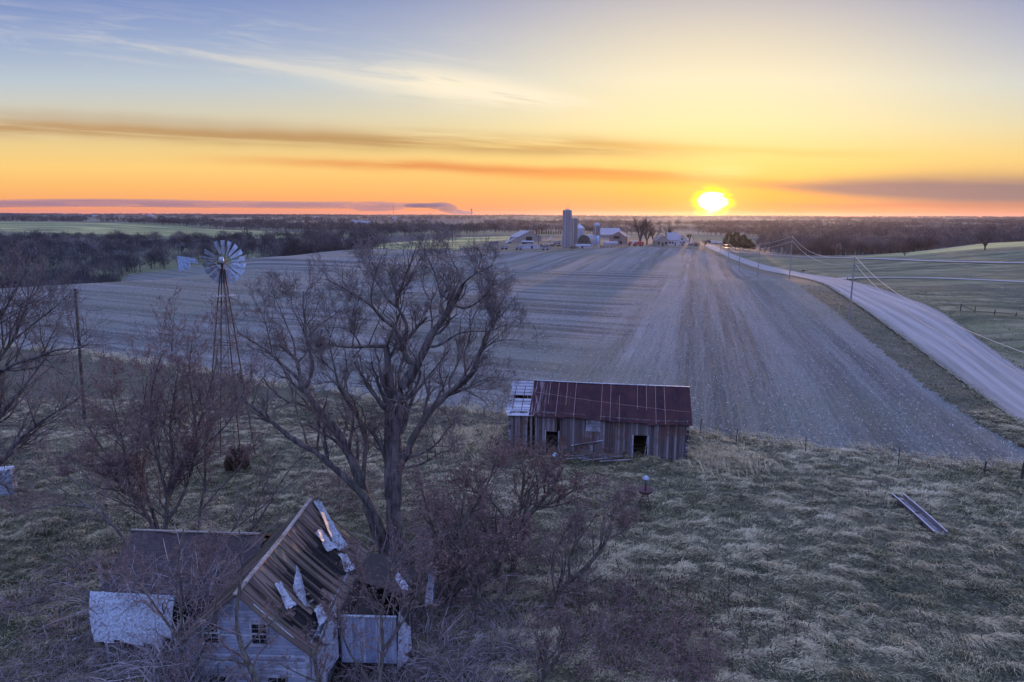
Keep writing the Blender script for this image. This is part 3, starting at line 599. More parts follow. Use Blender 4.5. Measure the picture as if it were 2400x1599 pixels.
    for line in (RL, RR):
        P = np.array([[p.x, p.y] for p in line])
        for a, b in zip(P[:-1], P[1:]):
            m_ = int(np.hypot(*(b - a)) * 9); u = rng.uniform(0, 1, m_)[:, None]; eg.append(a * (1 - u) + b * u)
    eg = np.concatenate(eg); eg = eg + rng.normal(0, .45, eg.shape); eg = eg[(eg[:, 1] < 260) & (vnoise(eg[:, 0] * .5, eg[:, 1] * .5, 14) > .35)]; eg = np.repeat(eg, 4, 0) + rng.normal(0, .12, (len(eg) * 4, 2))
    X = np.r_[X, eg[:, 0]]; Y = np.r_[Y, eg[:, 1]]; Z = np.r_[Z, gz(eg[:, 0], eg[:, 1]) + .02]; T = np.r_[T, np.clip(rng.normal(.42, .18, len(eg)), 0, 1)]; m_ = len(X)
    V, Fq, t = blades(np.c_[X, Y, Z], rng.uniform(0, 6.28, m_), rng.uniform(.2, .5, m_), rng.uniform(.03, .06, m_), T, rng, rng.uniform(.2, .9, m_))
    stuff(link('roadside_grass', mesh_np('roadside_grass', V, Fq, True, None, t), M_GRASS), 'low dark grass on the ditches and banks beside the gravel road', 'grass')
build_grass()
def build_weeds():
    rng = np.random.default_rng(15); n = 900; x = np.r_[rng.normal(7.5, 3.0, 420), rng.uniform(-30, 30, 480)]; y = np.r_[rng.normal(28.5, 2.2, 420), 22 + 26 * rng.uniform(0, 1, 480)]; ok = ground_ok(x, y); x, y = x[ok], y[ok]; n = len(x)
    z = gz(x, y) + meadow_relief(x, y) - .03; h = rng.uniform(.35, 1.0, n); lx, ly = rng.normal(0, .18, n) * h, rng.normal(0, .18, n) * h; V = []; F = []; o = 0
    ts = np.array([0, .5, .8, .86, 1.0]); ws = np.array([.010, .008, .007, .035, .012])
    for a in (0, 1.57):
        c = np.stack([x[:, None] + lx[:, None] * ts ** 1.5, y[:, None] + ly[:, None] * ts ** 1.5, z[:, None] + h[:, None] * ts], -1); of = np.array([math.cos(a), math.sin(a), 0])[None, None] * ws[None, :, None]
        V.append(np.stack([c - of, c + of], 2).reshape(-1, 3)); b = np.arange(n)[:, None] * 10 + np.array([0, 2, 4, 6])[None]; F.append(np.stack([b, b + 1, b + 3, b + 2], -1).reshape(-1, 4) + o); o += n * 10
    stuff(link('weed_stalks', mesh_np('weed_stalks', np.concatenate(V), np.concatenate(F)), simple('dead_weed', (.055, .038, .032), (.15, .10, .075), 3, .9, bmp=0)), 'dark dead weed stalks standing among the tussocks', 'weeds')
build_weeds()
# ------------------------------------------------------------------ bare trees
def nrm(a): return a / np.maximum(np.linalg.norm(a, axis=-1, keepdims=True), 1e-9)
def grow(rng, P, R, k, lr, ang, npt=4, up=.15, tmin=.25, wig=.16, rmul=.6, rmin=.005, lmin=0.0, lmax=99.0, taper=.3):
    M, N, _ = P.shape; t = rng.uniform(tmin, 1, (M, k)); f = t * (N - 1); i = np.minimum(f.astype(int), N - 2); u = f - i
    a = np.arange(M)[:, None]; p = P[a, i] * (1 - u[..., None]) + P[a, i + 1] * u[..., None]; r = R[a, i] * (1 - u) + R[a, i + 1] * u
    tan = nrm(P[a, i + 1] - P[a, i]); L = np.linalg.norm(np.diff(P, axis=1), axis=2).sum(1)
    ln = np.clip(L[:, None] * lr * (1.15 - .55 * t) * rng.uniform(.55, 1.25, (M, k)), lmin, lmax)
    rv = rng.normal(size=(M, k, 3)); pe = nrm(rv - (rv * tan).sum(-1, keepdims=True) * tan)
    an = ang * rng.uniform(.6, 1.35, (M, k))[..., None]
    d = nrm(tan * np.cos(an) + pe * np.sin(an) + np.array([0, 0, up]))
    p = p.reshape(-1, 3); d = d.reshape(-1, 3); ln = ln.reshape(-1); r = r.reshape(-1); out = [p]
    for j in range(npt - 1):
        d = nrm(d + rng.normal(size=d.shape) * wig + np.array([0, 0, up * .5])); p = p + d * (ln / (npt - 1))[:, None]; out.append(p)
    r0 = np.maximum(np.minimum(r * rmul, ln * .035 + rmin), rmin)
    Rr = np.maximum(r0[:, None] * np.linspace(1, taper, npt)[None, :], rmin * .75)
    return np.stack(out, 1), Rr
def tubes(P, R, n):
    M, N, _ = P.shape; t = nrm(np.gradient(P, axis=1)); ref = np.where(np.abs(t[..., 2:3]) > .93, np.array([1., 0, 0]), np.array([0, 0, 1.]))
    u = nrm(np.cross(t, ref)); v = np.cross(u, t); th = np.arange(n) * 2 * math.pi / n
    V = (P[:, :, None] + R[:, :, None, None] * (u[:, :, None] * np.cos(th)[:, None] + v[:, :, None] * np.sin(th)[:, None])).reshape(-1, 3)
    b = (np.arange(M)[:, None, None] * N + np.arange(N - 1)[None, :, None]) * n; k = np.arange(n)[None, None, :]; k2 = (k + 1) % n
    return V, np.stack([b + k, b + k2, b + n + k2, b + n + k], -1).reshape(-1, 4)
def join(parts):
    Vs, Fs, o = [], [], 0
    for V, Fq in parts: Vs.append(V); Fs.append(Fq + o); o += len(V)
    return np.concatenate(Vs), np.concatenate(Fs)
def resample(pts, rad, n):
    """smooth curve through control points"""
    P = np.array(pts, float); m_ = len(P)
    d = np.r_[0, np.cumsum(np.linalg.norm(np.diff(P, axis=0), axis=1))]; t = np.linspace(0, d[-1], n)
    Q = np.c_[[np.interp(t, d, P[:, k]) for k in range(3)]].T
    for _ in range(2): Q[1:-1] = Q[1:-1] * .5 + (Q[:-2] + Q[2:]) * .25
    return Q, np.interp(t, d, np.linspace(rad[0], rad[1], m_)) if len(rad) == 2 else np.interp(t, d, rad)
def leaves(rng, P, n, size, spread=.03):
    """small folded leaves and bud clusters along twigs (two triangles' worth of quad each)"""
    M, N, _ = P.shape; a = rng.integers(0, M, n); f = rng.uniform(.3, 1, n) * (N - 1); i = np.minimum(f.astype(int), N - 2); u = (f - i)[:, None]
    c = P[a, i] * (1 - u) + P[a, i + 1] * u + rng.normal(0, spread, (n, 3))
    x = nrm(rng.normal(size=(n, 3))); y = nrm(np.cross(x, rng.normal(size=(n, 3)))); s = size * rng.uniform(.6, 1.4, n)[:, None]
    V = np.stack([c - x * s, c + y * s * .55, c + x * s, c - y * s * .55 + np.cross(x, y) * s * .2], 1).reshape(-1, 3)
    return V, np.arange(n * 4).reshape(-1, 4)
M_BARK = mat_bark('grey_bark', (.055, .047, .043), (.17, .145, .125))
M_BARK2 = mat_bark('mossy_bark', (.05, .042, .032), (.14, .125, .09), 7)
M_TWIG = simple('twig_bark', (.10, .082, .075), (.21, .17, .15), 3, .9, bmp=0)
M_TWIGR = simple('red_twig_bark', (.11, .082, .075), (.24, .17, .15), 3, .9, bmp=0)
M_BRAMBLE = simple('bramble_cane', (.085, .065, .062), (.36, .30, .28), 1.6, .8, bmp=0)
M_VINE = simple('pale_vine', (.11, .09, .088), (.42, .36, .35), 1.2, .8, bmp=0)
M_LEAFR = simple('withered_leaf', (.10, .060, .050), (.27, .165, .125), 5, .9, bmp=0)
M_BUD = simple('bud', (.15, .09, .08), (.34, .24, .20), 5, .9, bmp=0)

def limbs_px(spec, Y0, rng, spread=3.0):
    """spec: list of (points in photo pixels, r0, r1[, depth at tip]); returns curves in metres standing at depth Y0"""
    out = []; known = {}
    for sp in spec:
        pts, r0, r1 = sp[0], sp[1], sp[2]; tip = sp[3] if len(sp) > 3 else rng.uniform(-spread, spread)
        y_a = known.get(pts[0], Y0); n = len(pts); W_ = []
        for k, p in enumerate(pts):
            yy = y_a + (tip if len(sp) > 3 else tip) * (k / (n - 1)) ** 1.2 if k else y_a
            known.setdefault(p, yy); W_.append(at(p[0], p[1], yy))
        out.append((W_, r0, r1))
    return out
def wild_tree(name, label, cat, limbs, rng, base, levels, bark, twig, leaf=None, group=None, sides=9):
    """limbs: world curves; levels: list of grow() settings"""
    t = thing(name, label, cat, base, 0, group); b = np.array(base)
    tr = []; C = []; CR = []
    for W_, r0, r1 in limbs:
        Q, R = resample(W_, (r0, r1), max(8, 3 * len(W_)))
        R = R * (1 + .10 * rng.normal(size=len(R)) * (R > .03))
        tr.append(tubes((Q - b)[None], R[None], sides if r0 > .06 else 6))
        Q2, R2 = resample(W_, (r0, r1), 10); C.append(Q2 - b); CR.append(R2)
    P = np.array(C); R = np.array(CR); cr = []; last = P
    for li, (k, lr, ang, npt, up, kw) in enumerate(levels):
        P, R = grow(rng, P, R, k, lr, ang, npt, up, **kw)
        (tr if li == 0 and R[:, 0].mean() > .018 else cr).append(tubes(P, R, 5 if li == 0 else (4 if li == 1 else 3)))
        last = P
    V, Fq = join(tr); link('trunk', mesh_np('trunk', V, Fq, True), bark, t)
    V, Fq = join(cr); link('crown', mesh_np('crown', V, Fq, True), twig, t)
    if leaf:
        n, size, lm, nm = leaf; V, Fq = leaves(rng, last, n, size); link(nm, mesh_np(nm, V, Fq), lm, t)
    return t

def hero():
    rng = np.random.default_rng(11); Y0 = 33.0
    spec = [
        ([(932, 1345), (922, 1220), (916, 1120), (914, 1040), (912, 985), (915, 900), (908, 840), (905, 812)], .46, .15, .3),
        ([(922, 1220), (928, 1100), (925, 1010), (927, 960), (940, 905), (960, 885), (975, 868), (978, 850)], .36, .24, -.3),
        ([(978, 850), (955, 845), (948, 825), (943, 803)], .19, .15, .3),
        ([(943, 803), (935, 790), (930, 770), (895, 747), (880, 725), (850, 700), (800, 672), (765, 655)], .13, .03, 2.0),
        ([(943, 803), (952, 785), (955, 765), (945, 740), (930, 720), (935, 690), (948, 650), (965, 610), (975, 580)], .12, .02, 1.0),
        ([(943, 803), (960, 790), (980, 765), (1000, 745)], .09, .05, -.6),
        ([(930, 720), (928, 700), (928, 678)], .08, .05, .0),
        ([(895, 747), (872, 720), (868, 690), (880, 640), (895, 600)], .06, .015, -1.5),
        ([(930, 720), (905, 700), (890, 670), (870, 640), (850, 600)], .07, .015, 2.2),
        ([(978, 850), (988, 835), (1000, 810), (1010, 785), (1030, 760), (1045, 740), (1062, 715), (1075, 690), (1083, 670)], .22, .10, -1.0),
        ([(1083, 670), (1090, 660), (1115, 640), (1155, 622)], .06, .02, -1.2),
        ([(1083, 670), (1080, 645), (1060, 612), (1050, 580)], .06, .015, 1.0),
        ([(1045, 740), (1034, 715), (1034, 700), (1042, 686)], .09, .06, .6),
        ([(1034, 700), (1028, 670), (1020, 640), (1000, 600), (985, 570)], .05, .012, 1.6),
        ([(1062, 715), (1090, 725), (1118, 710), (1140, 690), (1160, 660)], .06, .015, -2.0),
        ([(1010, 785), (1015, 750), (1005, 715), (1020, 690), (1040, 640), (1080, 600)], .05, .012, 2.5),
        ([(1000, 810), (1020, 815), (1045, 800), (1075, 780), (1110, 775), (1145, 778), (1190, 760)], .08, .015, -2.4),
        ([(916, 1120), (950, 1075), (965, 1030), (985, 1000), (1005, 965), (1040, 930), (1075, 905), (1100, 885), (1113, 867), (1122, 830), (1135, 805)], .22, .10, -1.8),
        ([(1135, 805), (1145, 780), (1158, 760), (1173, 735), (1166, 715)], .10, .03, -.5),
        ([(1122, 830), (1140, 812), (1165, 797), (1215, 797)], .05, .012, -1.5),
        ([(1158, 760), (1150, 735), (1135, 715), (1140, 680)], .035, .01, .8),
        ([(1040, 930), (1085, 915), (1120, 895), (1150, 885)], .07, .02, -1.5),
        ([(1075, 905), (1110, 925), (1140, 940), (1155, 975)], .05, .01, -2.5),
        ([(1055, 915), (1052, 890), (1068, 865), (1075, 845), (1085, 825)], .07, .02, 1.4),
        ([(914, 1040), (945, 1010), (955, 975), (965, 935), (985, 905), (1010, 875), (1035, 845), (1055, 815)], .13, .03, 2.4),
        ([(932, 1345), (880, 1250), (850, 1140), (822, 1068), (800, 1027), (775, 990), (750, 970), (730, 937), (715, 910), (706, 897)], .28, .17, 1.4),
        ([(706, 897), (700, 861), (692, 837), (674, 825), (659, 811)], .11, .07, .8),
        ([(692, 837), (690, 800), (672, 765), (655, 720), (640, 690)], .06, .012, 1.0),
        ([(715, 910), (730, 882), (733, 837), (724, 825), (718, 793), (715, 754), (710, 718), (711, 683)], .13, .02, -.6),
        ([(718, 793), (745, 765), (780, 740), (815, 722)], .05, .012, -1.6),
        ([(718, 793), (700, 750), (680, 712), (690, 670)], .05, .012, 1.5),
        ([(706, 897), (689, 876), (659, 855), (638, 831), (620, 817), (596, 802), (555, 778)], .11, .025, 1.2),
        ([(638, 831), (629, 778), (614, 733), (585, 690)], .05, .012, 1.5),
        ([(932, 1345), (870, 1180), (810, 1120), (775, 1090), (735, 1055), (700, 1040), (660, 1010), (630, 980), (600, 962), (575, 940)], .22, .05, -2.5),
        ([(700, 1040), (672, 1025), (640, 990), (600, 980), (560, 965)], .07, .015, -.8),
        ([(850, 1140), (860, 1010), (828, 962), (813, 938), (793, 903)], .12, .09, -2.0),
        ([(793, 903), (780, 893), (745, 900)], .06, .02, -.5), ([(793, 903), (787, 875), (778, 835), (770, 800), (785, 760)], .06, .012, -.8),
        ([(787, 875), (760, 850), (735, 830)], .04, .012, -.5),
        ([(905, 812), (885, 811), (863, 812), (826, 815), (780, 810), (745, 803)], .11, .03, -2.0),
        ([(845, 812), (838, 795), (820, 775)], .05, .03, -.5), ([(826, 815), (830, 770), (835, 720), (850, 680)], .035, .01, -.5),
        ([(863, 812), (880, 770), (905, 720), (925, 660)], .03, .01, -1.0),
        ([(916, 1120), (895, 1045), (870, 1010), (858, 1000)], .15, .05, -1.2),
        ([(950, 1075), (1000, 1060), (1035, 1030), (1050, 1000), (1080, 985)], .07, .015, -2.4),
        ([(928, 1100), (990, 1090), (1030, 1060), (1060, 1055)], .08, .02, -3.0)]
    L = limbs_px(spec, Y0, rng); base = L[0][0][0]; base = Vector((base.x, base.y, float(gz(base.x, base.y))))
    L = [([base + Vector((0, 0, -.2))] + W_ if k == 0 else W_, r0, r1) for k, (W_, r0, r1) in enumerate(L)]
    wild_tree('bare_tree', 'huge spreading bare tree with dark limbs rising behind the collapsed house', 'tree', L, rng, base,
              [(8, .52, .8, 7, .22, dict(rmul=.5, lmin=1.2, lmax=3.4, wig=.20, tmin=.35)), (7, .50, .75, 6, .12, dict(rmul=.55, lmin=.5, lmax=1.7, rmin=.007, wig=.2, tmin=.3)),
               (5, .55, .7, 4, .05, dict(rmul=.6, rmin=.0055, lmin=.3, lmax=.85, tmin=.25)), (3, .6, .7, 3, .03, dict(rmin=.0045, lmin=.15, lmax=.45))],
              M_BARK, M_TWIG, (26000, .018, M_BUD, 'buds'))
hero()
def red_tree():
    rng = np.random.default_rng(5); Y0 = 33.5; b = (385, 1290)
    spec = [([b, (388, 1229), (395, 1154), (423, 1102), (443, 1043), (474, 976), (495, 900), (510, 840)], .15, .03, 1.0),
            ([b, (348, 1213), (316, 1162), (297, 1114), (253, 1067), (229, 1039), (198, 984), (170, 940)], .12, .025, -1.0),
            ([b, (356, 1193), (318, 1087), (324, 1015), (340, 936), (345, 880)], .11, .02, 1.5),
            ([b, (395, 1174), (368, 1075), (348, 976), (360, 880), (385, 820)], .11, .02, -1.2),
            ([(388, 1229), (430, 1165), (462, 1060), (455, 960), (440, 880), (450, 800)], .10, .02, 2.0),
            ([(395, 1154), (408, 1080), (396, 1000), (410, 920), (420, 850)], .09, .02, .2),
            ([(423, 1102), (470, 1050), (530, 1000), (560, 950), (575, 900)], .07, .015, -1.5),
            ([(297, 1114), (290, 1040), (270, 960), (255, 890)], .06, .012, 1.0),
            ([(316, 1162), (270, 1120), (230, 1110), (180, 1080)], .05, .012, -1.5)]
    L = limbs_px(spec, Y0, rng); p = L[0][0][0]; base = gv(p.x, p.y)
    L = [([base + Vector((0, 0, -.2))] + W_ if W_[0] is L[0][0][0] or k < 4 else W_, r0, r1) for k, (W_, r0, r1) in enumerate(L)]
    wild_tree('maple_tree', 'many-stemmed bare maple with reddish buds standing behind the sunken roof', 'tree', L, rng, base,
              [(17, .46, .8, 7, .26, dict(rmul=.5, lmin=1.0, lmax=3.2, wig=.2, tmin=.2)), (9, .52, .75, 5, .15, dict(rmin=.007, lmin=.5, lmax=1.6, tmin=.15)), (6, .5, .7, 4, .08, dict(rmin=.0055, lmin=.22, lmax=.6, tmin=.1))],
              M_BARK, M_TWIGR, (80000, .026, M_BUD, 'buds'))
    spec = [([(462, 1275), (468, 1200), (482, 1134), (480, 1047), (490, 970), (505, 900)], .10, .02, 1.0), ([(468, 1200), (520, 1140), (560, 1100), (600, 1040)], .06, .015, -.6), ([(482, 1134), (455, 1080), (430, 1010)], .05, .012, .8)]
    L = limbs_px(spec, 34.5, rng); p = L[0][0][0]; base = gv(p.x, p.y); L[0] = ([base] + L[0][0], *L[0][1:])
    wild_tree('maple_tree', 'slim bare maple just right of the many-stemmed maple behind the sunken roof', 'tree', L, rng, base,
              [(9, .4, .6, 5, .3, dict(rmul=.5, lmin=.5, lmax=1.8)), (6, .5, .6, 4, .2, dict(rmin=.007, lmin=.3, lmax=.9)), (4, .5, .6, 3, .1, dict(rmin=.0055, lmin=.15, lmax=.45))], M_BARK, M_TWIGR, (7000, .026, M_BUD, 'buds'))
    spec = [([(520, 1275), (546, 1242), (580, 1180), (619, 1120), (650, 1060)], .06, .012, .8), ([(520, 1275), (590, 1246), (625, 1190), (657, 1130), (690, 1085), (720, 1060)], .07, .012, -.8),
            ([(546, 1242), (600, 1200), (650, 1160), (715, 1105)], .05, .012, .5), ([(590, 1246), (600, 1180), (640, 1100), (660, 1040)], .05, .012, 1.5)]
    L = limbs_px(spec, 32.5, rng); p = L[0][0][0]; base = gv(p.x, p.y); L[0] = ([base] + L[0][0], *L[0][1:])
    wild_tree('bare_sapling', 'thin leaning saplings fanning right beside the shingled roof ridge', 'tree', L, rng, base,
              [(7, .4, .5, 5, .3, dict(rmul=.5, lmin=.4, lmax=1.5)), (5, .5, .55, 4, .2, dict(rmin=.006, lmin=.25, lmax=.8)), (3, .5, .6, 3, .1, dict(rmin=.005, lmin=.15, lmax=.4))], M_BARK, M_TWIG)
    spec = [([(345, 1330), (300, 1280), (262, 1225), (215, 1190), (170, 1165), (120, 1130), (60, 1080)], .09, .015, 1.0), ([(262, 1225), (200, 1150), (150, 1110)], .05, .012, .5), ([(215, 1190), (140, 1180), (70, 1195), (0, 1190)], .05, .012, -.8)]
    L = limbs_px(spec, 30.5, rng); p = L[0][0][0]; base = gv(p.x, p.y); L[0] = ([base] + L[0][0], *L[0][1:])
    wild_tree('leaning_tree', 'grey tree leaning far to the left out of the brambles behind the sunken roof', 'tree', L, rng, base,
              [(9, .35, .6, 5, .2, dict(rmul=.5, lmin=.5, lmax=1.8)), (6, .5, .6, 4, .14, dict(rmin=.007, lmin=.3, lmax=.9)), (4, .5, .6, 3, .1, dict(rmin=.0055, lmin=.15, lmax=.4))], M_BARK, M_TWIGR, (4000, .022, M_BUD, 'buds'))
red_tree()
def left_tree():
    rng = np.random.default_rng(8); b = (-70, 1290)
    spec = [([b, (-60, 1180), (-55, 1050), (-50, 930), (-40, 800), (-25, 700), (0, 650)], .34, .05, 1.0),
            ([(-60, 1180), (-20, 1110), (43, 1031), (80, 1000), (130, 965), (172, 945), (215, 900)], .15, .02, -1.0),
            ([(-50, 930), (-10, 880), (36, 849), (80, 841), (130, 818), (190, 818), (215, 800)], .14, .02, -1.5),
            ([(-55, 1050), (-10, 990), (32, 936), (63, 897), (99, 853), (130, 800)], .13, .02, 1.0),
            ([(-50, 930), (-5, 841), (36, 794), (51, 739), (80, 680), (90, 640)], .13, .02, 1.8), ([(-40, 800), (5, 740), (30, 690), (60, 640)], .09, .015, -1.0),
            ([(36, 794), (90, 750), (130, 720), (160, 690)], .06, .012, -.8), ([(-60, 1180), (-10, 1120), (30, 1150), (60, 1200)], .07, .012, -1.0)]
    L = limbs_px(spec, 35.5, rng); p = L[0][0][0]; base = gv(p.x, p.y); L[0] = ([base + Vector((0, 0, -.2))] + L[0][0], *L[0][1:])
    wild_tree('bare_tree', 'dark bare tree cut off by the left border, its limbs sweeping right', 'tree', L, rng, base,
              [(17, .48, .85, 7, .2, dict(rmul=.5, lmin=1.0, lmax=3.4, wig=.2, tmin=.15)), (9, .5, .75, 6, .1, dict(rmin=.008, lmin=.5, lmax=1.7, wig=.2, tmin=.12)), (7, .5, .7, 4, .06, dict(rmin=.006, lmin=.25, lmax=.8))], M_BARK, M_TWIG)
left_tree()
def right_trees():
    rng = np.random.default_rng(21); lv = [(11, .52, .8, 7, .24, dict(rmul=.55, lmin=.8, lmax=2.8, wig=.2, tmin=.2)), (8, .52, .8, 5, .08, dict(rmin=.007, lmin=.35, lmax=1.1, tmin=.12)), (5, .5, .75, 3, .04, dict(rmin=.0055, lmin=.18, lmax=.5))]
    def one(spec, Y0, name, label, leaf, lv=lv, bark=M_BARK2):
        L = limbs_px(spec, Y0, rng); p = L[0][0][0]; base = gv(p.x, p.y); L[0] = ([base + Vector((0, 0, -.15))] + L[0][0], *L[0][1:])
        return wild_tree(name, label, 'tree', L, rng, base, lv, bark, M_TWIGR, leaf)
    t4 = [([(1150, 1390), (1164, 1336), (1183, 1267), (1213, 1237), (1232, 1214), (1255, 1191), (1282, 1160), (1305, 1126), (1320, 1095)], .24, .04, -.4),
          ([(1202, 1345), (1208, 1290), (1213, 1237)], .17, .14, 0), ([(1213, 1237), (1183, 1214), (1160, 1183), (1144, 1168), (1110, 1150), (1075, 1150)], .10, .02, -1.0),
          ([(1213, 1237), (1225, 1153), (1229, 1092), (1215, 1060)], .09, .02, .8), ([(1255, 1191), (1310, 1175), (1340, 1150), (1380, 1140)], .06, .012, -.8), ([(1282, 1160), (1290, 1110), (1302, 1082)], .035, .015, .3),
          ([(1183, 1267), (1130, 1240), (1080, 1230), (1030, 1200)], .07, .015, 1.0)]
    one(t4, 31.5, 'crooked_tree', 'crooked forked tree with withered red leaves standing in front of the barn', (9000, .05, M_LEAFR, 'leaves'))
    t10 = [([(1040, 1500), (1048, 1420), (1058, 1330), (1075, 1240), (1090, 1160), (1085, 1090)], .13, .02, .5), ([(1058, 1330), (1020, 1260), (1000, 1190), (985, 1130)], .08, .015, -.6), ([(1075, 1240), (1120, 1180), (1150, 1120), (1165, 1070)], .08, .015, .5), ([(1048, 1420), (1100, 1350), (1140, 1300), (1190, 1250)], .07, .015, -.8)]
    one(t10, 28.8, 'maple_tree', 'slender red-twigged tree between the house and the crooked forked tree', (7000, .042, M_LEAFR, 'leaves'))
    t5 = [([(1262, 1450), (1278, 1428), (1301, 1393), (1335, 1363), (1378, 1325), (1408, 1290), (1427, 1260), (1435, 1222), (1431, 1199)], .15, .03, -.3), ([(1335, 1363), (1332, 1306), (1351, 1271), (1378, 1237), (1400, 1200)], .07, .015, .6),
          ([(1301, 1393), (1290, 1330), (1300, 1280), (1340, 1250)], .05, .015, .8), ([(1435, 1222), (1450, 1190), (1480, 1180)], .03, .01, -.3), ([(1427, 1260), (1460, 1250), (1470, 1230)], .03, .01, .3)]
    one(t5, 28.3, 'leaning_tree', 'small dark tree leaning right with a crooked bare stem over the tussocks', (2200, .042, M_LEAFR, 'leaves'))
    t6 = [([(1225, 1650), (1263, 1599), (1286, 1565), (1316, 1527), (1350, 1500), (1390, 1480)], .10, .02, -.3), ([(1286, 1565), (1278, 1530), (1262, 1505), (1255, 1480)], .05, .015, .4), ([(1316, 1527), (1320, 1490), (1310, 1450)], .04, .012, .4)]
    one(t6, 23.0, 'leaning_tree', 'small leaning tree at the bottom border right of the house', (1200, .04, M_LEAFR, 'leaves'))
    t7 = [([(1112, 1490), (1118, 1458), (1122, 1374), (1106, 1344), (1095, 1313), (1060, 1270), (1040, 1230)], .20, .03, .5), ([(1122, 1374), (1150, 1330), (1170, 1300), (1210, 1290)], .07, .015, -.5), ([(1106, 1344), (1060, 1340), (1010, 1320)], .06, .012, -.8)]
    one(t7, 27.3, 'mossy_tree', 'stubby mossy trunk among brambles to the right of the house', (5000, .045, M_LEAFR, 'leaves'))
    t8 = [([(610, 1660), (605, 1599), (584, 1562), (569, 1526), (558, 1487), (552, 1441), (562, 1381), (570, 1300), (560, 1240)], .15, .02, 1.5), ([(584, 1562), (540, 1545), (500, 1550), (460, 1530)], .04, .01, -.5), ([(569, 1526), (610, 1480), (660, 1440)], .04, .01, -.5), ([(558, 1487), (520, 1470), (470, 1480), (430, 1500)], .035, .01, -.4)]
    one(t8, 20.3, 'mossy_tree', 'mossy trunk leaning against the white gable of the house', (900, .03, M_LEAFR, 'leaves'), [(10, .4, .8, 6, .1, dict(rmul=.5, lmin=.5, lmax=1.6)), (5, .5, .6, 4, .1, dict(rmin=.006, lmin=.2, lmax=.6)), (3, .5, .6, 3, .1, dict(rmin=.005, lmin=.1, lmax=.3))])
    lvh = [(11, .50, .8, 7, .2, dict(rmul=.55, lmin=.6, lmax=2.0, wig=.2, tmin=.2)), (8, .52, .8, 5, .1, dict(rmin=.006, lmin=.3, lmax=.9, tmin=.12)), (4, .5, .7, 3, .05, dict(rmin=.005, lmin=.14, lmax=.4))]
    t11 = [([(440, 1700), (432, 1599), (420, 1500), (430, 1410), (415, 1320), (430, 1240)], .10, .02, 1.5), ([(432, 1599), (480, 1520), (500, 1440), (520, 1350)], .06, .012, .5), ([(420, 1500), (370, 1430), (330, 1370), (280, 1340)], .06, .012, .8), ([(430, 1410), (470, 1340), (500, 1270)], .04, .01, .8)]
    one(t11, 21.0, 'maple_tree', 'bare red-twigged tree standing before the left half of the white gable', (2500, .03, M_LEAFR, 'leaves'), lvh)
    t12 = [([(880, 1720), (885, 1620), (900, 1520), (890, 1430), (915, 1340), (930, 1260)], .10, .02, 2.0), ([(900, 1520), (950, 1450), (985, 1380), (1010, 1290)], .06, .012, .5), ([(885, 1620), (835, 1560), (800, 1490), (790, 1420)], .05, .012, .3), ([(890, 1430), (850, 1370), (830, 1300)], .04, .01, .8)]
    one(t12, 21.2, 'maple_tree', 'bare red-twigged tree standing before the open addition right of the gable', (3000, .032, M_LEAFR, 'leaves'), lvh)
    t9 = [([(760, 1650), (747, 1599), (740, 1557), (734, 1530)], .085, .06, .2), ([(734, 1530), (722, 1512), (716, 1480)], .035, .012, .2), ([(734, 1530), (755, 1498), (768, 1455), (775, 1420), (800, 1380)], .05, .012, .8), ([(747, 1599), (700, 1580), (655, 1555)], .03, .01, -.3)]
    one(t9, 20.6, 'bare_sapling', 'dark forked sapling in front of the white corner of the house', (500, .03, M_LEAFR, 'leaves'), [(6, .35, .6, 5, .2, dict(rmul=.5, lmin=.3, lmax=1.0)), (5, .5, .6, 4, .1, dict(rmin=.006, lmin=.2, lmax=.5)), (3, .5, .6, 3, .1, dict(rmin=.005, lmin=.1, lmax=.3))])
right_trees()

# ------------------------------------------------------------------ brambles and bushes
def bush(rng, h, w, stems, arch, leafn, leafs, fine=5):
    n = stems; a = rng.uniform(0, 6.28, n); P0 = np.c_[rng.normal(0, w * .22, n), rng.normal(0, w * .22, n), np.full(n, -.05)]
    d = nrm(np.c_[np.cos(a) * arch * rng.uniform(.2, 1, n), np.sin(a) * arch * rng.uniform(.2, 1, n), np.ones(n)]); L = h * rng.uniform(.6, 1.25, n); pts = [P0]; p = P0
    for j in range(7):
        d = nrm(d + rng.normal(size=d.shape) * .16 + np.c_[np.cos(a), np.sin(a), -np.ones(n) * .9] * (arch * .12 * j / 3)); p = p + d * (L / 7)[:, None]; pts.append(p)
    P = np.stack(pts, 1); R = np.linspace(.017 if h < 3 else .024, .008, 8)[None, :] * rng.uniform(.7, 1.5, n)[:, None]
    P2, R2 = grow(rng, P, R, fine, .42, .8, 4, .05, rmin=.006, lmin=.2, lmax=1.0); P3, R3 = grow(rng, P2, R2, 3, .5, .7, 3, .03, rmin=.005, lmin=.1, lmax=.4)
    c = join([tubes(P, R, 4), tubes(P2, R2, 3), tubes(P3, R3, 3)]); lf = leaves(rng, np.concatenate([P3, P2[:, 1:]], 0) if P3.shape[1] == 3 and P2.shape[1] == 4 else P3, leafn, leafs) if leafn else None
    return c, lf
rb = np.random.default_rng(33)
BUSH = {k: [] for k in 'rbgv'}
for kk, args in (('r', (2.4, 2.6, 22, .95, 950, .046, 4)), ('b', (2.2, 2.2, 34, 1.25, 220, .032)), ('g', (1.1, 1.2, 26, .6, 500, .035)), ('v', (3.2, 1.6, 24, .95, 120, .03, 2))):
    for q_ in range(3):
        c, lf = bush(rb, *args); BUSH[kk].append((mesh_np('canes', *c, smooth=True), mesh_np('leaves', *lf)))
for kk, mm in (('r', M_TWIGR), ('b', M_BRAMBLE), ('g', M_TWIGR), ('v', M_VINE)):
    for c, l in BUSH[kk]: c.materials.append(mm); l.materials.append(M_LEAFR)
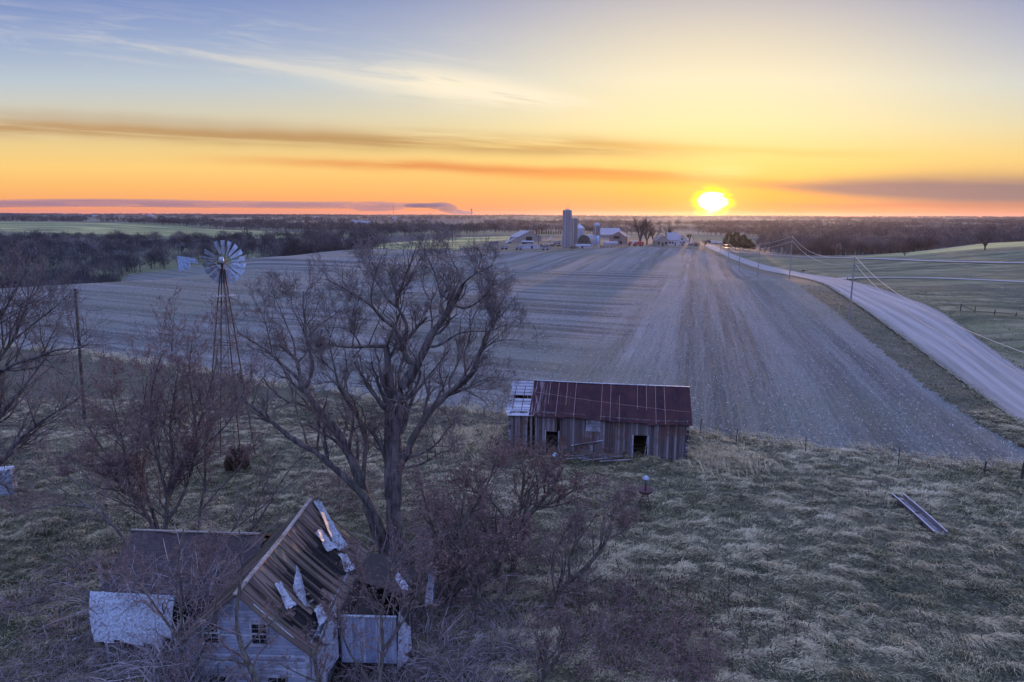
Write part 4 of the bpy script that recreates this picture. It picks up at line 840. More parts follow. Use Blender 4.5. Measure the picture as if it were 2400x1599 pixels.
def put_bush(kind, name, label, x, y, sc, group, i, z=-.05):
    t = thing(name, label, 'bush', gv(x, y, z), rb.uniform(0, 6.28), group); t.scale = (sc * rb.uniform(.9, 1.2), sc * rb.uniform(.9, 1.2), sc * rb.uniform(.85, 1.1))
    c, l = BUSH[kind][i % 3]; link('canes', c, None, t); link('leaves', l, None, t)
i = 0
for px, py, sc in [(1010, 1480, 1.0), (1060, 1560, .9), (1190, 1470, 1.0), (1150, 1560, .9), (1230, 1540, .9), (960, 1540, 1.0), (1030, 1400, 1.1), (1100, 1420, 1.1), (900, 1620, .9), (1000, 1620, .9), (820, 1640, .8), (1090, 1640, .9), (840, 1600, .8)]:
    p = atz(px, py); put_bush('b', 'bramble_bush', 'tangled arching bramble on the ground right of the collapsed house', p.x, p.y, sc, 'brambles right of the house', i); i += 1
for px, py, sc in [(1440, 1500, .85), (1500, 1460, .9), (1560, 1500, .85), (1610, 1530, .8), (1530, 1560, .85), (1460, 1580, .8), (1390, 1560, .8), (1640, 1580, .7), (1580, 1600, .75), (1400, 1440, .8), (1340, 1420, .8), (1480, 1410, .7)]:
    p = atz(px, py); put_bush('r', 'leafy_bush', 'low bush with withered red leaves in the tussocks at the bottom', p.x, p.y, sc, 'red bushes in the meadow', i); i += 1
for px, py, sc in [(1000, 1300, 1.25), (1070, 1290, 1.3), (1130, 1270, 1.2), (1010, 1230, 1.2), (1090, 1200, 1.1), (1180, 1330, 1.1), (980, 1350, 1.2), (1240, 1300, .9), (800, 1120, .9), (780, 1180, 1.0), (860, 1130, 1.0), (1040, 1360, 1.2)]:
    p = atz(px, py + 25); put_bush('r', 'leafy_bush', 'tall red-leaved bush beneath the huge bare tree', p.x, p.y, sc, 'red bushes beneath the big tree', i); i += 1
for px, py, sc in [(1205, 1055, 1.0), (1240, 1066, .9), (1275, 1068, .8), (1385, 1074, .75), (1425, 1078, .6), (1170, 1085, 1.0), (1345, 1078, .5)]:
    p = atz(px, py); put_bush('r', 'leafy_bush', 'reddish bush growing against the plank wall of the barn', p.x, p.y, sc, 'red bushes along the barn', i); i += 1
for px, py, sc in [(160, 1480, .9), (90, 1560, .9), (40, 1440, .9), (130, 1400, .8), (210, 1350, .9), (170, 1590, .8), (30, 1610, .8), (110, 1640, .8), (240, 1600, .7), (330, 1590, .7)]:
    p = atz(px, py); put_bush('b', 'bramble_bush', 'pale arching bramble in the weeds left of the collapsed house', p.x, p.y, sc, 'brambles left of the house', i); i += 1
for x, y, sc in [(-17, 25.5, .9), (-15.5, 26.6, 1.15), (-14.2, 26.4, 1.1), (-13.0, 26.0, 1.0), (-12.4, 25.2, .9), (-12.0, 24.0, .9), (-11.9, 22.8, .8), (-16.5, 27.6, 1.0), (-10.4, 21.2, .55), (-12.6, 22.0, .7)]:
    put_bush('b', 'bramble_bush', 'bramble growing over and through the sunken wing of the house', x, y, sc, 'brambles over the sunken wing', i); i += 1
for px, py, sc in [(60, 860, 1.0), (150, 848, .8), (285, 870, .7), (325, 862, .7), (440, 880, .6)]:
    p = atz(px, py); put_bush('g', 'weed_clump', 'rusty weed clump on the far rim of the meadow', p.x, p.y, sc, 'weeds on the rim of the stubble field', i); i += 1
for x, y, sc in [(-17.2, 26.2, .8), (-16.0, 26.8, .9), (-14.8, 26.2, 1.0), (-13.6, 26.6, .9), (-12.6, 25.6, .95), (-12.3, 23.8, .8), (-12.9, 22.4, .7), (-11.7, 21.3, 1.0), (-11.3, 20.9, .9), (-14.6, 23.2, .5), (-15.4, 28.0, .8), (-13.2, 27.8, .8), (-11.8, 27.0, .8), (-10.7, 20.6, .75), (-12.2, 20.8, .9), (-10.2, 20.3, .5), (-11.0, 20.7, 1.15), (-10.5, 20.9, 1.0)]:
    put_bush('v', 'vine_tangle', 'long pale vines arching over the sunken wing and the left side of the house', x, y, sc, 'pale vines on the house', i, 1.5 if y > 25 else (1.2 if x < -10 else -.05)); i += 1
for x, y, sc in [(-6.2, 32.0, 1.0), (-5.2, 31.6, 1.0), (-4.2, 27.6, .8), (-3.6, 25.2, .8), (-5.4, 22.4, .5), (-3.9, 22.8, .6), (-2.4, 24.0, .7), (-6.8, 31.0, .9), (-1.4, 22.6, .6), (-3.0, 29.5, .9)]:
    put_bush('v', 'vine_tangle', 'long pale vines tangled at the foot of the big tree right of the house', x, y, sc, 'pale vines at the big tree', i); i += 1
def juniper():
    rng = np.random.default_rng(3); p = atz(556, 1098); t = thing('juniper_bush', 'round dark brown juniper bush at the foot of the windmill', 'bush', gv(p.x, p.y, -.03))
    n = 2600; d = nrm(rng.normal(size=(n, 3))); d[:, 2] = np.abs(d[:, 2]); r = rng.uniform(.35, 1, n) ** .5
    c = d * r[:, None] * np.array([.62, .62, 1.35]) * (1 + .25 * np.sin(d[:, 0:1] * 7 + d[:, 2:3] * 5)); P = np.stack([c, c + nrm(d + [0, 0, .9]) * .16, c + nrm(d + [0, 0, 1.4]) * .30], 1); R = np.repeat([[.03, .022, .006]], n, 0)
    V, Fq = tubes(P, R, 3); link('foliage', mesh_np('foliage', V, Fq), simple('juniper_needles', (.025, .026, .012), (.10, .065, .03), 3, .9, bmp=0), t)
    MB().tube([(0, 0, -.1), (.02, 0, .5), (0, .03, 1.0)], [.07, .05, .02], 7).build('trunk', M_BARK, t)
juniper()
# ------------------------------------------------------------------ the collapsed farmhouse
M_WHITE = simple('peeling_white_paint', (.32, .33, .36), (.50, .51, .53), 7, .75, (1, 1, 3), c3=(.15, .13, .12), sc3=1.6)
M_CLAP = mat_planks('white_clapboard', (.28, .31, .38), (.48, .52, .58), .13, 2, False, (.15, .135, .14))
M_ROOFS = mat_planks('old_roof_strips', (.085, .058, .045), (.20, .145, .11), .47, 1, False, (.12, .12, .075))
M_DARKROOF = simple('rotten_shingles', (.030, .024, .026), (.075, .055, .05), 6, .95, (1, 3, 3), c3=(.10, .065, .05))
M_PALEMETAL = simple('mottled_sheet_metal', (.17, .20, .23), (.42, .46, .50), 14, .6, c3=(.13, .12, .12), sc3=9.0, lo=.30, hi=.72, bmp=.2)
M_SCRAP = simple('white_enamel_sheet', (.25, .27, .31), (.44, .45, .48), 9, .55, c3=(.12, .075, .06), sc3=3.6, bmp=.3)
M_BLUEPAN = mat_planks('streaked_blue_panel', (.22, .27, .36), (.42, .47, .55), .10, 0, False, (.13, .15, .22))
M_DARKWOOD = simple('dark_rotten_wood', (.022, .019, .018), (.07, .055, .045), 5, .95, (6, 6, 1))
M_VOID = simple('interior_shade_black', (.006, .006, .007), (.018, .016, .016), 4, 1.0, bmp=0)  # near-black colour stands in for the shade inside house and barn
M_GLASS = new_mat('dusty_glass')[0]; _b = M_GLASS.node_tree.nodes['Principled BSDF']; _b.inputs['Base Color'].default_value = (.012, .013, .016, 1); _b.inputs['Roughness'].default_value = .12
M_GREYWOOD = mat_planks('grey_barn_boards', (.085, .070, .068), (.27, .24, .24), .19, 0, True, (.15, .070, .048))
M_GREYLATH = mat_planks('silver_roof_boards', (.26, .26, .28), (.44, .44, .46), .2, 2, False, (.14, .12, .11))
def mat_rust():
    m_, q, b = new_mat('rusted_roof_sheets'); p = q.node('ShaderNodeTexCoord').outputs['Object']; x, y, z = q.sep(p)
    n = q.noise(p, 1.2, 5, .65); st = q.noise(q.xyz(q.m('MULTIPLY', x, 9.0), q.m('MULTIPLY', y, .6), q.m('MULTIPLY', z, .6)), 1.0, 5, .6); wn = q.node('ShaderNodeTexWhiteNoise', noise_dimensions='1D'); q.put(wn.inputs['W'], q.m('FLOOR', q.m('DIVIDE', x, .68)))
    c = q.mix(q.ss(n, .35, .65), (.026, .013, .019), (.050, .022, .023)); c = q.mix(q.m('MULTIPLY', q.ss(st, .52, .72), .6), c, (.085, .036, .032)); c = q.mix(q.m('MULTIPLY', q.ss(wn.outputs[0], .5, 1), .45), c, (.066, .027, .026))
    pa = q.m('MULTIPLY', q.ss(x, 3.2, 1.2), q.ss(st, .50, .62)); c = q.mix(q.m('MULTIPLY', pa, .7), c, (.38, .33, .34))
    q.put(b.inputs['Base Color'], c); b.inputs['Roughness'].default_value = .85; b.inputs['Specular IOR Level'].default_value = .15; bump(q, b, n, .2, .02); return m_
M_RUST = mat_rust()
M_RUSTMETAL = simple('rusty_iron', (.030, .020, .018), (.08, .048, .036), 9, .85)
M_GALV = simple('weathered_galvanised', (.22, .28, .34), (.40, .47, .54), 4, .5, metal=.25, c3=(.25, .24, .24), sc3=3, bmp=.1)
M_POLE = simple('weathered_pole_wood', (.16, .135, .12), (.30, .26, .235), 8, .9, (4, 4, .4))
M_WIRE = simple('aluminium_wire', (.40, .38, .36), (.52, .50, .47), 3, .4, metal=.6, bmp=0)

def window(t, cx, y, cz, w, h, n=2, m_=2, broken=()):
    """sash window standing proud of the wall plane y (towards -y)"""
    f = MB(); e = .07
    f.box(cx - w / 2 - e, cx - w / 2, y - .06, y + .02, cz - h / 2 - e, cz + h / 2 + e); f.box(cx + w / 2, cx + w / 2 + e, y - .06, y + .02, cz - h / 2 - e, cz + h / 2 + e)
    f.box(cx - w / 2, cx + w / 2, y - .062, y + .02, cz + h / 2, cz + h / 2 + e * 1.3); 
    win = f.build('window', M_WHITE, t)
    g = MB(); g.box(cx - w / 2, cx + w / 2, y - .012, y - .004, cz - h / 2, cz + h / 2); g.build('pane', M_GLASS, win)
    s = MB(); s.box(cx - w / 2 - e - .03, cx + w / 2 + e + .03, y - .10, y + .02, cz - h / 2 - e, cz - h / 2); s.build('sill', M_WHITE, win)
    b = MB(); b.box(cx - w / 2, cx + w / 2, y - .045, y - .014, cz - .03, cz + .03)
    for k in range(1, n): b.box(cx - w / 2 + w * k / n - .010, cx - w / 2 + w * k / n + .010, y - .035, y - .015, cz - h / 2, cz + h / 2)
    for k in (-.25, .25): b.box(cx - w / 2, cx + w / 2, y - .036, y - .016, cz + h * k - .010, cz + h * k + .010)
    b.build('sash', M_WHITE, win)
def house():
    rng = np.random.default_rng(17); R_ = random.Random(4)
    X0, Y0 = -9.5, 21.9; t = thing('farmhouse', 'abandoned white clapboard farmhouse with collapsing roof at the bottom of the picture', 'house', (X0, Y0, 0), -.035)
    w, he, hr, D = 2.3, 2.9, 5.0, 7.5
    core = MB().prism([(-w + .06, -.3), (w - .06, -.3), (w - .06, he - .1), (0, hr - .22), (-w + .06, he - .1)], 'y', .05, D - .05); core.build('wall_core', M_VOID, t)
    sd = MB(); z = -.2
    while z < hr - .25:
        hw = w if z + .13 < he else w * (hr - z - .13) / (hr - he)
        if hw > .12 and R_.random() > .02:
            sd.slab([(-hw, -.012, z + .135), (-hw, -.034, z), (hw, -.034, z), (hw, -.012, z + .135)][::-1], .012)
        z += .13
    sd.build('wall', M_CLAP, t)
    es = MB(); z = -.2                                  # east side wall, boards peeling off
    while z < he - .1:
        es.slab([(w + .034, .05, z), (w + .034, D - .2 - R_.random() * .6, z), (w + .012, D - .2, z + .135), (w + .012, .05, z + .135)], .012); z += .13
    es.build('side_wall', M_CLAP, t)
    MB().box(w - .10, w + .05, -.06, .06, -.2, he).build('corner_board', M_WHITE, t); MB().box(-w - .05, -w + .10, -.06, .06, -.2, he - .05).build('corner_board', M_WHITE, t)
    rk = MB(); rk.bar((.05, -.09, hr - .10), (w + .12, -.09, he - .22), .04, .17); rk.bar((-.05, -.09, hr - .10), (-w - .12, -.09, he - .22), .04, .17); rk.build('rake_board', M_WHITE, t)
    window(t, .62, -.035, 3.42, .52, .78); window(t, -1.12, -.035, 3.42, .52, .78); window(t, -.98, -.035, 1.22, .62, 1.0); window(t, 1.15, -.035, 1.22, .62, 1.0)
    # roof strips from ridge to eave
    up = math.hypot(w + .35, (hr - he) * (w + .35) / w); sl = (hr - he) / w
    for side in (1, -1):
        m_ = MB(); k = 17
        for i in range(k):
            y0 = -.32 + i * (D + .5) / k; y1 = y0 + (D + .5) / k - R_.uniform(.0, .035); a = 1.0; b0 = 0.0
            if side > 0:
                if i in (2, 3): a = R_.uniform(.45, .6)
                if i in (4, 5): a = R_.uniform(.72, .9)
                if i in (10, 11): b0 = .0; a = .38
                if i == 12: a = .8
            dz = R_.uniform(-.02, .05); sg = -.22 * math.sin(math.pi * i / k) - (.10 if side > 0 else 0) - .10 * math.sin(i * 1.3)
            segs = [b0 + (a - b0) * j / 4 for j in range(5)]
            def pt(f, y): xx = side * f * (w + .35); return (xx, y, hr + .05 + dz - sl * abs(xx) + sg * math.sin(math.pi * f) + .02 * math.sin(f * 9 + i))
            for f0, f1 in zip(segs[:-1], segs[1:]):
                q4 = [pt(f0, y0), pt(f1, y0), pt(f1, y1), pt(f0, y1)]
                m_.slab(q4 if side > 0 else q4[::-1], .035)
            m_.bar(pt(0.02, y1), pt(a, y1), .03, .07)
            if side > 0 and i in (10, 11):
                segs = [.68, .84, 1.0]
                for f0, f1 in zip(segs[:-1], segs[1:]): m_.slab([pt(f0, y0), pt(f1, y0), pt(f1, y1), pt(f0, y1)], .035)
        m_.build('roof', M_ROOFS, t)
    rf = MB()
    for i in range(14):
        y = .2 + i * .54
        for s in (1, -1): rf.bar((0, y, hr - .12), (s * w, y, he - .10 + R_.uniform(-.05, .02)), .05, .12)
    rf.build('rafter', M_DARKWOOD, t)
    MB().bar((0, -.36, hr + .10), (0.03, 4.0, hr + .06), .17, .06).bar((0.03, 4.03, hr + .07), (0, D + .2, hr + .12), .16, .06).build('ridge_cap', simple('ridge_cap_tin', (.20, .16, .13), (.36, .30, .25), 5, .7), t)
    # sunken wing behind on the left
    wr = MB(); n = 12
    def wp(x, f): return (x, 7.1 - 2.9 * f, 3.62 - 1.55 * f - .35 * math.sin(math.pi * f) * (.6 + .4 * math.sin(x * 1.1)) + .06 * math.sin(x * 2.3) - .05 * (x + 5) * .4)
    for i in range(n):
        xa, xb = -8.2 + i * 6.2 / n, -8.2 + (i + 1) * 6.2 / n
        for f0, f1 in ((0, .2), (.2, .4), (.4, .6), (.6, .8), (.8, 1)): wr.slab([wp(xa, f0), wp(xa, f1), wp(xb, f1), wp(xb, f0)], .05)
        wr.slab([(xa, 7.1, wp(xa, 0)[2]), (xb, 7.1, wp(xb, 0)[2]), (xb, 10.0, 2.0), (xa, 10.0, 2.0)], .05)
    wr.build('wing_roof', M_DARKROOF, t)
    MB().bar((-8.2, 7.06, wp(-8.2, 0)[2] + .05), (-2.2, 7.06, wp(-2.2, 0)[2] + .04), .10, .05).build('wing_ridge_board', simple('bleached_board', (.20, .17, .14), (.34, .29, .24), 6), t)
    ww = MB().box(-8.0, -2.3, 4.6, 4.72, -.3, 1.9).box(-8.0, -7.88, 4.72, 9.6, -.3, 2.0).box(-8.0, -2.3, 9.6, 9.72, -.3, 1.9); ww.build('wing_wall', M_DARKWOOD, t)
    # lean-to with a pale sheet roof in front of the wing
    lt = MB(); nx = 8
    def lp(x, f): return (x + f * (.9 - .12 * (x + 8.2)), 3.9 - 1.3 * f - .18 * math.sin(3.0 * f), 2.45 - 1.40 * f + .06 * math.sin(x * 1.7 + 1) * f - .03 * (x + 6))
    for i in range(nx):
        xa = -8.2 + i * 3.6 / nx; xb = xa + 3.6 / nx; e = 1.0 - (.22 if i == nx - 1 else 0) + .04 * math.sin(i * 2.2)
        for f0, f1 in ((0, .25), (.25, .5), (.5, .75), (.75, e)): lt.slab([lp(xa, f0), lp(xa, f1), lp(xb, f1), lp(xb, f0)], .03)
    lt.build('lean_to_roof', M_PALEMETAL, t)
    for x, y in ((-7.0, 2.9), (-3.75, 2.6), (-7.9, 4.2)): MB().box(x - .06, x + .06, y - .06, y + .06, -.2, .95 if y < 3 else 2.3).build('lean_to_post', M_WHITE, t)
    MB().box(-3.55, -2.95, 1.75, 1.85, -.2, 2.0).box(-3.05, -2.36, .9, 1.0, -.2, 2.1).build('lean_to_wall', M_WHITE, t)
    MB().box(-6.6, -3.6, 4.1, 4.2, -.2, 1.9).build('lean_to_back', M_VOID, t)  # near-black sheet painted as the dark under the lean-to
    # open addition on the right
    ax0, ax1, ay0, ay1 = 2.85, 5.0, 2.1, 6.2
    MB().box(ax0, ax1, ay0, ay0 + .06, 1.05, 2.75).build('addition_front', M_BLUEPAN, t)
    MB().box(ax0 - .02, ax1 + .02, ay0 - .03, ay0 + .09, 2.75, 2.82).build('addition_cap', M_PALEMETAL, t); MB().box(ax0, ax1, ay0 - .03, ay0 + .0, .85, 1.05).build('addition_skirt', M_BLUEPAN, t)
    MB().box(ax0 - .06, ax0, ay0, ay1, .6, 3.0).box(ax1, ax1 + .05, ay0 + .1, ay1, .6, 2.5).box(ax0, ax1, ay1, ay1 + .06, .6, 2.9).box(ax0, ax1, ay0 + .1, ay1, .72, .8).build('addition_wall', M_DARKWOOD, t)
    a = MB(); a.slab([(ax0, ay1 - 1.4, 2.75), (ax1, ay1 - 1.8, 2.35), (ax1 + .2, ay1 + .3, 2.75), (ax0, ay1 + .3, 3.15)], .05); a.slab([(ax0 + .1, ay0 + .6, 2.1), (ax0 + .8, ay0 + .4, 1.2), (ax0 + 1.0, ay1, 1.6), (ax0 + .2, ay1, 2.6)], .04); a.build('addition_roof', M_DARKWOOD, t)
    st = MB(); st.slab([(ax1 + .02, ay0 - .08, .55), (ax1 + .42, ay0 + .2, .9), (ax1 + .36, ay0 + .45, 2.2), (ax1 + .12, ay0 + .1, 3.0)], .03); st.slab([(ax1 + .30, ay0 + .3, 1.0), (ax1 + .5, ay0 + .5, 1.1), (ax1 + .45, ay0 + .6, 2.0), (ax1 + .34, ay0 + .4, 2.3)], .03)
    st.build('torn_siding', M_SCRAP, t)
    st = MB(); st.slab([(w + .1, .5, .9), (w + .5, 1.9, 1.2), (w + .45, 2.0, 3.4), (w + .15, .9, 2.7)], .03); st.slab([(w + .08, .0, .0), (w + .3, .9, .2), (w + .25, 1.1, 2.3), (w + .08, .1, 2.4)], .02); st.build('torn_siding', M_SCRAP, t)
    br = MB()
    for k in range(16):
        x = R_.uniform(1.3, 2.6); y = R_.uniform(.3, 2.4); an = R_.uniform(0, 3.1); l = R_.uniform(.4, 1.1); zc = hr - sl * x + R_.uniform(-.25, .05)
        br.bar((x - math.cos(an) * l / 2, y - math.sin(an) * l / 2, zc - .15), (x + math.cos(an) * l / 2, y + math.sin(an) * l / 2, zc + R_.uniform(-.4, .2)), .10, .025)
    br.build('broken_boards', M_GREYWOOD, t)
    # loose sheets lying on the roof and in the brambles
    def sheet(name, label, pts, mat=M_SCRAP, bend=.05):
        o = t.matrix_basis; P_ = [Vector(p) for p in pts]; c = sum(P_, Vector()) / 4; nn = 10; g = []
        nr_ = (P_[1] - P_[0]).cross(P_[3] - P_[0]).normalized(); s_ = thing(name, label, 'metal sheet', o @ c, -.035, 'loose sheets on the house'); m2 = MB()
        jt = [[1 + R_.uniform(-.10, .06) for _ in range(nn + 1)] for _ in range(4)]
        def sp(u, v):
            i_, j_ = int(round(u * nn)), int(round(v * nn)); uu = .5 + (u - .5) * (jt[0][j_] if u < .5 else jt[1][j_]) ; vv = .5 + (v - .5) * (jt[2][i_] if v < .5 else jt[3][i_]); return sp0(uu * .92 + .04, vv * .92 + .04)
        def sp0(u, v): return (P_[0] * (1 - u) + P_[1] * u) * (1 - v) + (P_[3] * (1 - u) + P_[2] * u) * v + nr_ * (bend * math.sin(u * 5 + v * 3) + bend * .5 * math.sin(v * 7 + u * 2) + .012 * math.sin(u * 40)) - c
        for i in range(nn):
            for j in range(nn): m2.slab([sp(i / nn, j / nn), sp((i + 1) / nn, j / nn), sp((i + 1) / nn, (j + 1) / nn), sp(i / nn, (j + 1) / nn)], .012)
        m2.build('sheet', mat, s_)
    def rp(x, y, lift=.10): return (x, y, hr + lift - sl * x)
    sheet('metal_sheet', 'long blue-grey sheet lying down the far end of the roof from the ridge', [rp(.1, 7.55, .16), rp(1.75, 5.75, .14), rp(2.1, 6.35, .2), rp(.25, 8.1, .26)], M_PALEMETAL)
    sheet('metal_sheet', 'crumpled white sheet just below the long blue-grey sheet', [rp(.75, 5.7), rp(1.45, 5.3), rp(1.7, 5.9), rp(.85, 6.3, .22)])
    sheet('metal_sheet', 'white sheet at the lower end of the long blue-grey sheet', [rp(1.75, 5.6), rp(2.3, 4.9, .16), rp(2.6, 5.5, .2), rp(2.0, 6.2)])
    sheet('metal_sheet', 'upright white wedge of sheet in the middle of the roof', [rp(1.15, 1.9, .04), rp(1.75, 1.55, .02), rp(1.72, 1.75, .55), rp(1.2, 2.3, .95)])
    sheet('metal_sheet', 'speckled white sheet sliding down left of the upright wedge', [rp(.62, 1.35), rp(1.35, .75, .12), rp(1.55, 1.15, .14), rp(.75, 1.8)])
    sheet('metal_sheet', 'curled pale strip of sheet right of the upright wedge', [rp(1.95, 1.7, .05), rp(2.35, 1.2, .08), rp(2.55, 1.6, .3), rp(2.1, 2.2, .25)])
    sheet('metal_sheet', 'tilted white board leaning on the back of the open addition', [(4.35, 5.0, 2.75), (4.95, 4.5, 2.25), (5.05, 4.75, 2.5), (4.45, 5.3, 3.0)], M_SCRAP, .02)
    sheet('metal_sheet', 'ragged white sheet standing upright in the brambles beside the big trunk', [(5.55, 5.2, 1.3), (5.95, 5.3, 1.4), (6.0, 5.6, 2.7), (5.8, 5.5, 3.3)], M_SCRAP, .03)
    for lb, p0, p1 in (('bleached plank lying in the brambles right of the open addition', (1040, 1545), (1075, 1570)), ('pale stick lying in the weeds left of the pale lean-to roof', (170, 1500), (188, 1494))):
        a, b2 = atz(*p0, .15), atz(*p1, .2); c = (a + b2) / 2; s_ = MB(); s_.bar(a - c, b2 - c, .12, .03); o = s_.build('plank', M_SCRAP); o.location = c; tag(o, lb, 'plank')
house()

# ------------------------------------------------------------------ the plank barn
def barn():
    R_ = random.Random(9); a = atz(1196, 1057); b = atz(1605, 1080); rz = math.atan2(b.y - a.y, b.x - a.x); L = (b - a).length
    t = thing('barn', 'long weathered plank barn with rusty metal roof at the edge of the stubble field', 'barn', (a.x, a.y, 0), rz)
    hw, D, hr = 3.15, 6.0, 4.9; nb = int(L / .19); doors = [(2.75, 3.72, .05, 1.75), (9.35, 10.42, .1, 1.80)]
    fr = MB(); pat = MB()
    for i in range(nb):
        x0 = i * L / nb; x1 = x0 + L / nb - R_.uniform(.004, .022); xc = (x0 + x1) / 2; top = hw + .12 * math.sin(xc / L * 5.2 + .4) - .0; bot = R_.uniform(-.05, .12) - .1; y = R_.uniform(-.02, .012)
        d = [q for q in doors if q[0] < xc < q[1]]
        if d: fr.box(x0, x1, y - .02, y + .015, d[0][3], top); continue
        if 5.8 < xc < 6.9: fr.box(x0, x1, y - .02, y + .015, bot, 1.9); continue
        if R_.random() < .03: continue
        fr.box(x0, x1, y - .02, y + .015, bot + (R_.uniform(.1, .5) if R_.random() < .1 else 0), top)
    for k in range(6): pat.box(5.78, 6.92 + R_.uniform(-.1, .1), -.03, .0, 1.92 + k * .2, 2.10 + k * .2)
    fr.build('front_wall', M_GREYWOOD, t); pat.build('patched_window', M_GREYLATH, t)
    bk = MB(); bx = MB()
    for i in range(nb):
        x0 = i * L / nb; bk.box(x0, x0 + L / nb - (.012 if R_.random() > .06 else .05), D - .03, D, -.1, hw)
    bk.build('back_wall', M_GREYWOOD, t)
    for x, s in ((0, 1), (L, -1)):
        g = MB()
        for i in range(30):
            y0 = i * D / 30 + .02; yc = y0 + .1; zt = hw + (hr - hw) * (1 - abs(yc - D / 2) / (D / 2)) - .12
            if x == 0 and 2 < i < 9: zt = 2.1 if i % 2 else zt
            g.box(min(x, x + s * .03), max(x, x + s * .03), y0, y0 + D / 30 - .012, -.05, zt)
        g.build('gable_wall', mat_planks('dark_gable_boards' + str(x > 0), (.05, .042, .04), (.15, .125, .12), .2, 1), t)
    for x, nm in ((-.14, 'corner_post'), (L + .02, 'corner_post')):
        c = MB()
        for k in range(13): c.box(x + R_.uniform(-.02, .02), x + .16 + R_.uniform(-.03, .03), -.1, .12, -.1 + k * .25, -.1 + k * .25 + .2)
        c.build(nm, simple('mortared_corner' + str(x > 0), (.03, .028, .03), (.34, .33, .36), 3.5, .9, lo=.48, hi=.56), t)
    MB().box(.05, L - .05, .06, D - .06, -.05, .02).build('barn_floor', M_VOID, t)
    for x in (2.72, 3.75, 9.32, 10.45): MB().box(x - .05, x + .05, -.05, -.022, 0, 1.82).build('door_jamb', M_GREYLATH, t)
    MB().bar((10.38, -.07, 1.72), (10.2, -.12, .02), .16, .03).build('leaning_door_board', M_GREYLATH, t)
    MB().bar((4.7, -.12, .75), (7.1, -.07, 1.28), .17, .03).build('diagonal_brace', M_GREYLATH, t)
    MB().box(6.1, 6.35, -.06, -.025, 0, .95).build('loose_board', M_GREYLATH, t)
    # roof: rusted sheets from x=1.35 on, bare boards before
    ov = .32; W2 = D / 2
    def rp(x, f, up=0.0, back=False):
        yy = -ov + (W2 + ov) * f; z0 = hw - .06 + .12 * math.sin(x / L * 5.2 + .4) * (1 - f); z = z0 + (hr - hw + .06) * (yy / W2) if yy < 0 else z0 + (hr - z0) * (yy / W2)
        z += .05 * math.sin(x * .8) * f * .6 - .05 * math.sin(math.pi * f); yy = D - yy if back else yy
        return (x, yy, z + up)
    rs = MB(); x = 1.45; i = 0
    while x < L + .35:
        xe = min(x + .68, L + .40); e0 = R_.uniform(-.03, .02); up = .02 + (.012 if i % 2 else 0)
        for f0, f1 in ((e0, .25), (.25, .5), (.5, .75), (.75, 1.0)):
            rs.slab([rp(x, f0, up), rp(xe, f0, up), rp(xe, f1, up), rp(x, f1, up)], .015)
        i += 1; x = xe
    for j in range(14):
        xa = -.25 + j * (L + .65) / 14; xb = xa + (L + .65) / 14
        for f0, f1 in ((0, .33), (.33, .66), (.66, 1.0)): rs.slab([rp(xa, f0, .02, True), rp(xa, f1, .02, True), rp(xb, f1, .02, True), rp(xb, f0, .02, True)], .02)
    rs.build('roof', M_RUST, t)
    sm = MB(); x = 1.45; i = 0
    while x < L + .35:
        if R_.random() < .8: sm.bar(rp(x, R_.choice([0, 0, .35]), .045), rp(x, R_.choice([1, 1, .7]), .045), .022, .03)
        x += .68
    sm.build('roof_seam', simple('bare_seam_metal', (.28, .17, .15), (.42, .30, .28), 5, .6), t)
    MB().bar(rp(1.4, 1.0, .06), rp(L * .5, 1.0, .05), .16, .04).bar(rp(L * .5 + .01, 1.0, .055), rp(L + .4, 1.0, .07), .16, .04).build('ridge_cap', M_GALV, t)
    MB().tube([rp(1.6 + (L - 1.3) * u, .66 - .34 * u, .10 - .08 * math.sin(math.pi * u)) for u in [k / 16 for k in range(17)]], .016, 5).build('roof_wire', simple('rusty_cable', (.26, .15, .14), (.36, .22, .2), 5), t)
    lb = MB(); f = 0.0
    while f < .98:
        wv = .085; xs = -.30 + R_.uniform(-.06, .1); xe = 1.62 + R_.uniform(-.1, .2)
        if not (.50 < f < .56): lb.slab([rp(xs, f, 0), rp(xe, f, 0), rp(xe, min(f + wv * .86, 1), 0), rp(xs, min(f + wv * .86, 1), 0)], .025)
        f += wv
    lb.build('roof_boards', M_GREYLATH, t)
    rf = MB()
    for k in range(19):
        x = .1 + k * (L - .2) / 18
        rf.bar(rp(x, .02, -.10), rp(x, .99, -.10), .05, .12); rf.bar(rp(x, .02, -.10, True), rp(x, .99, -.10, True), .05, .12)
    rf.build('rafter', M_DARKWOOD, t)
    pb = MB()
    for k in range(16): 
        x = R_.uniform(4.4, 8.4); y = R_.uniform(-1.3, -.25); an = R_.uniform(-.5, .5); l = R_.uniform(.5, 1.3); pb.bar((x - l * math.cos(an), y - l * math.sin(an), .12), (x + l * math.cos(an), y + l * math.sin(an), R_.uniform(.15, .35)), R_.choice([.04, .1]), .03)
    o = pb.build('fallen_boards', M_GREYLATH); o.location = t.location; o.rotation_euler = t.rotation_euler; tag(o, 'heap of fallen grey boards against the barn between its two door holes', 'board heap')
barn()

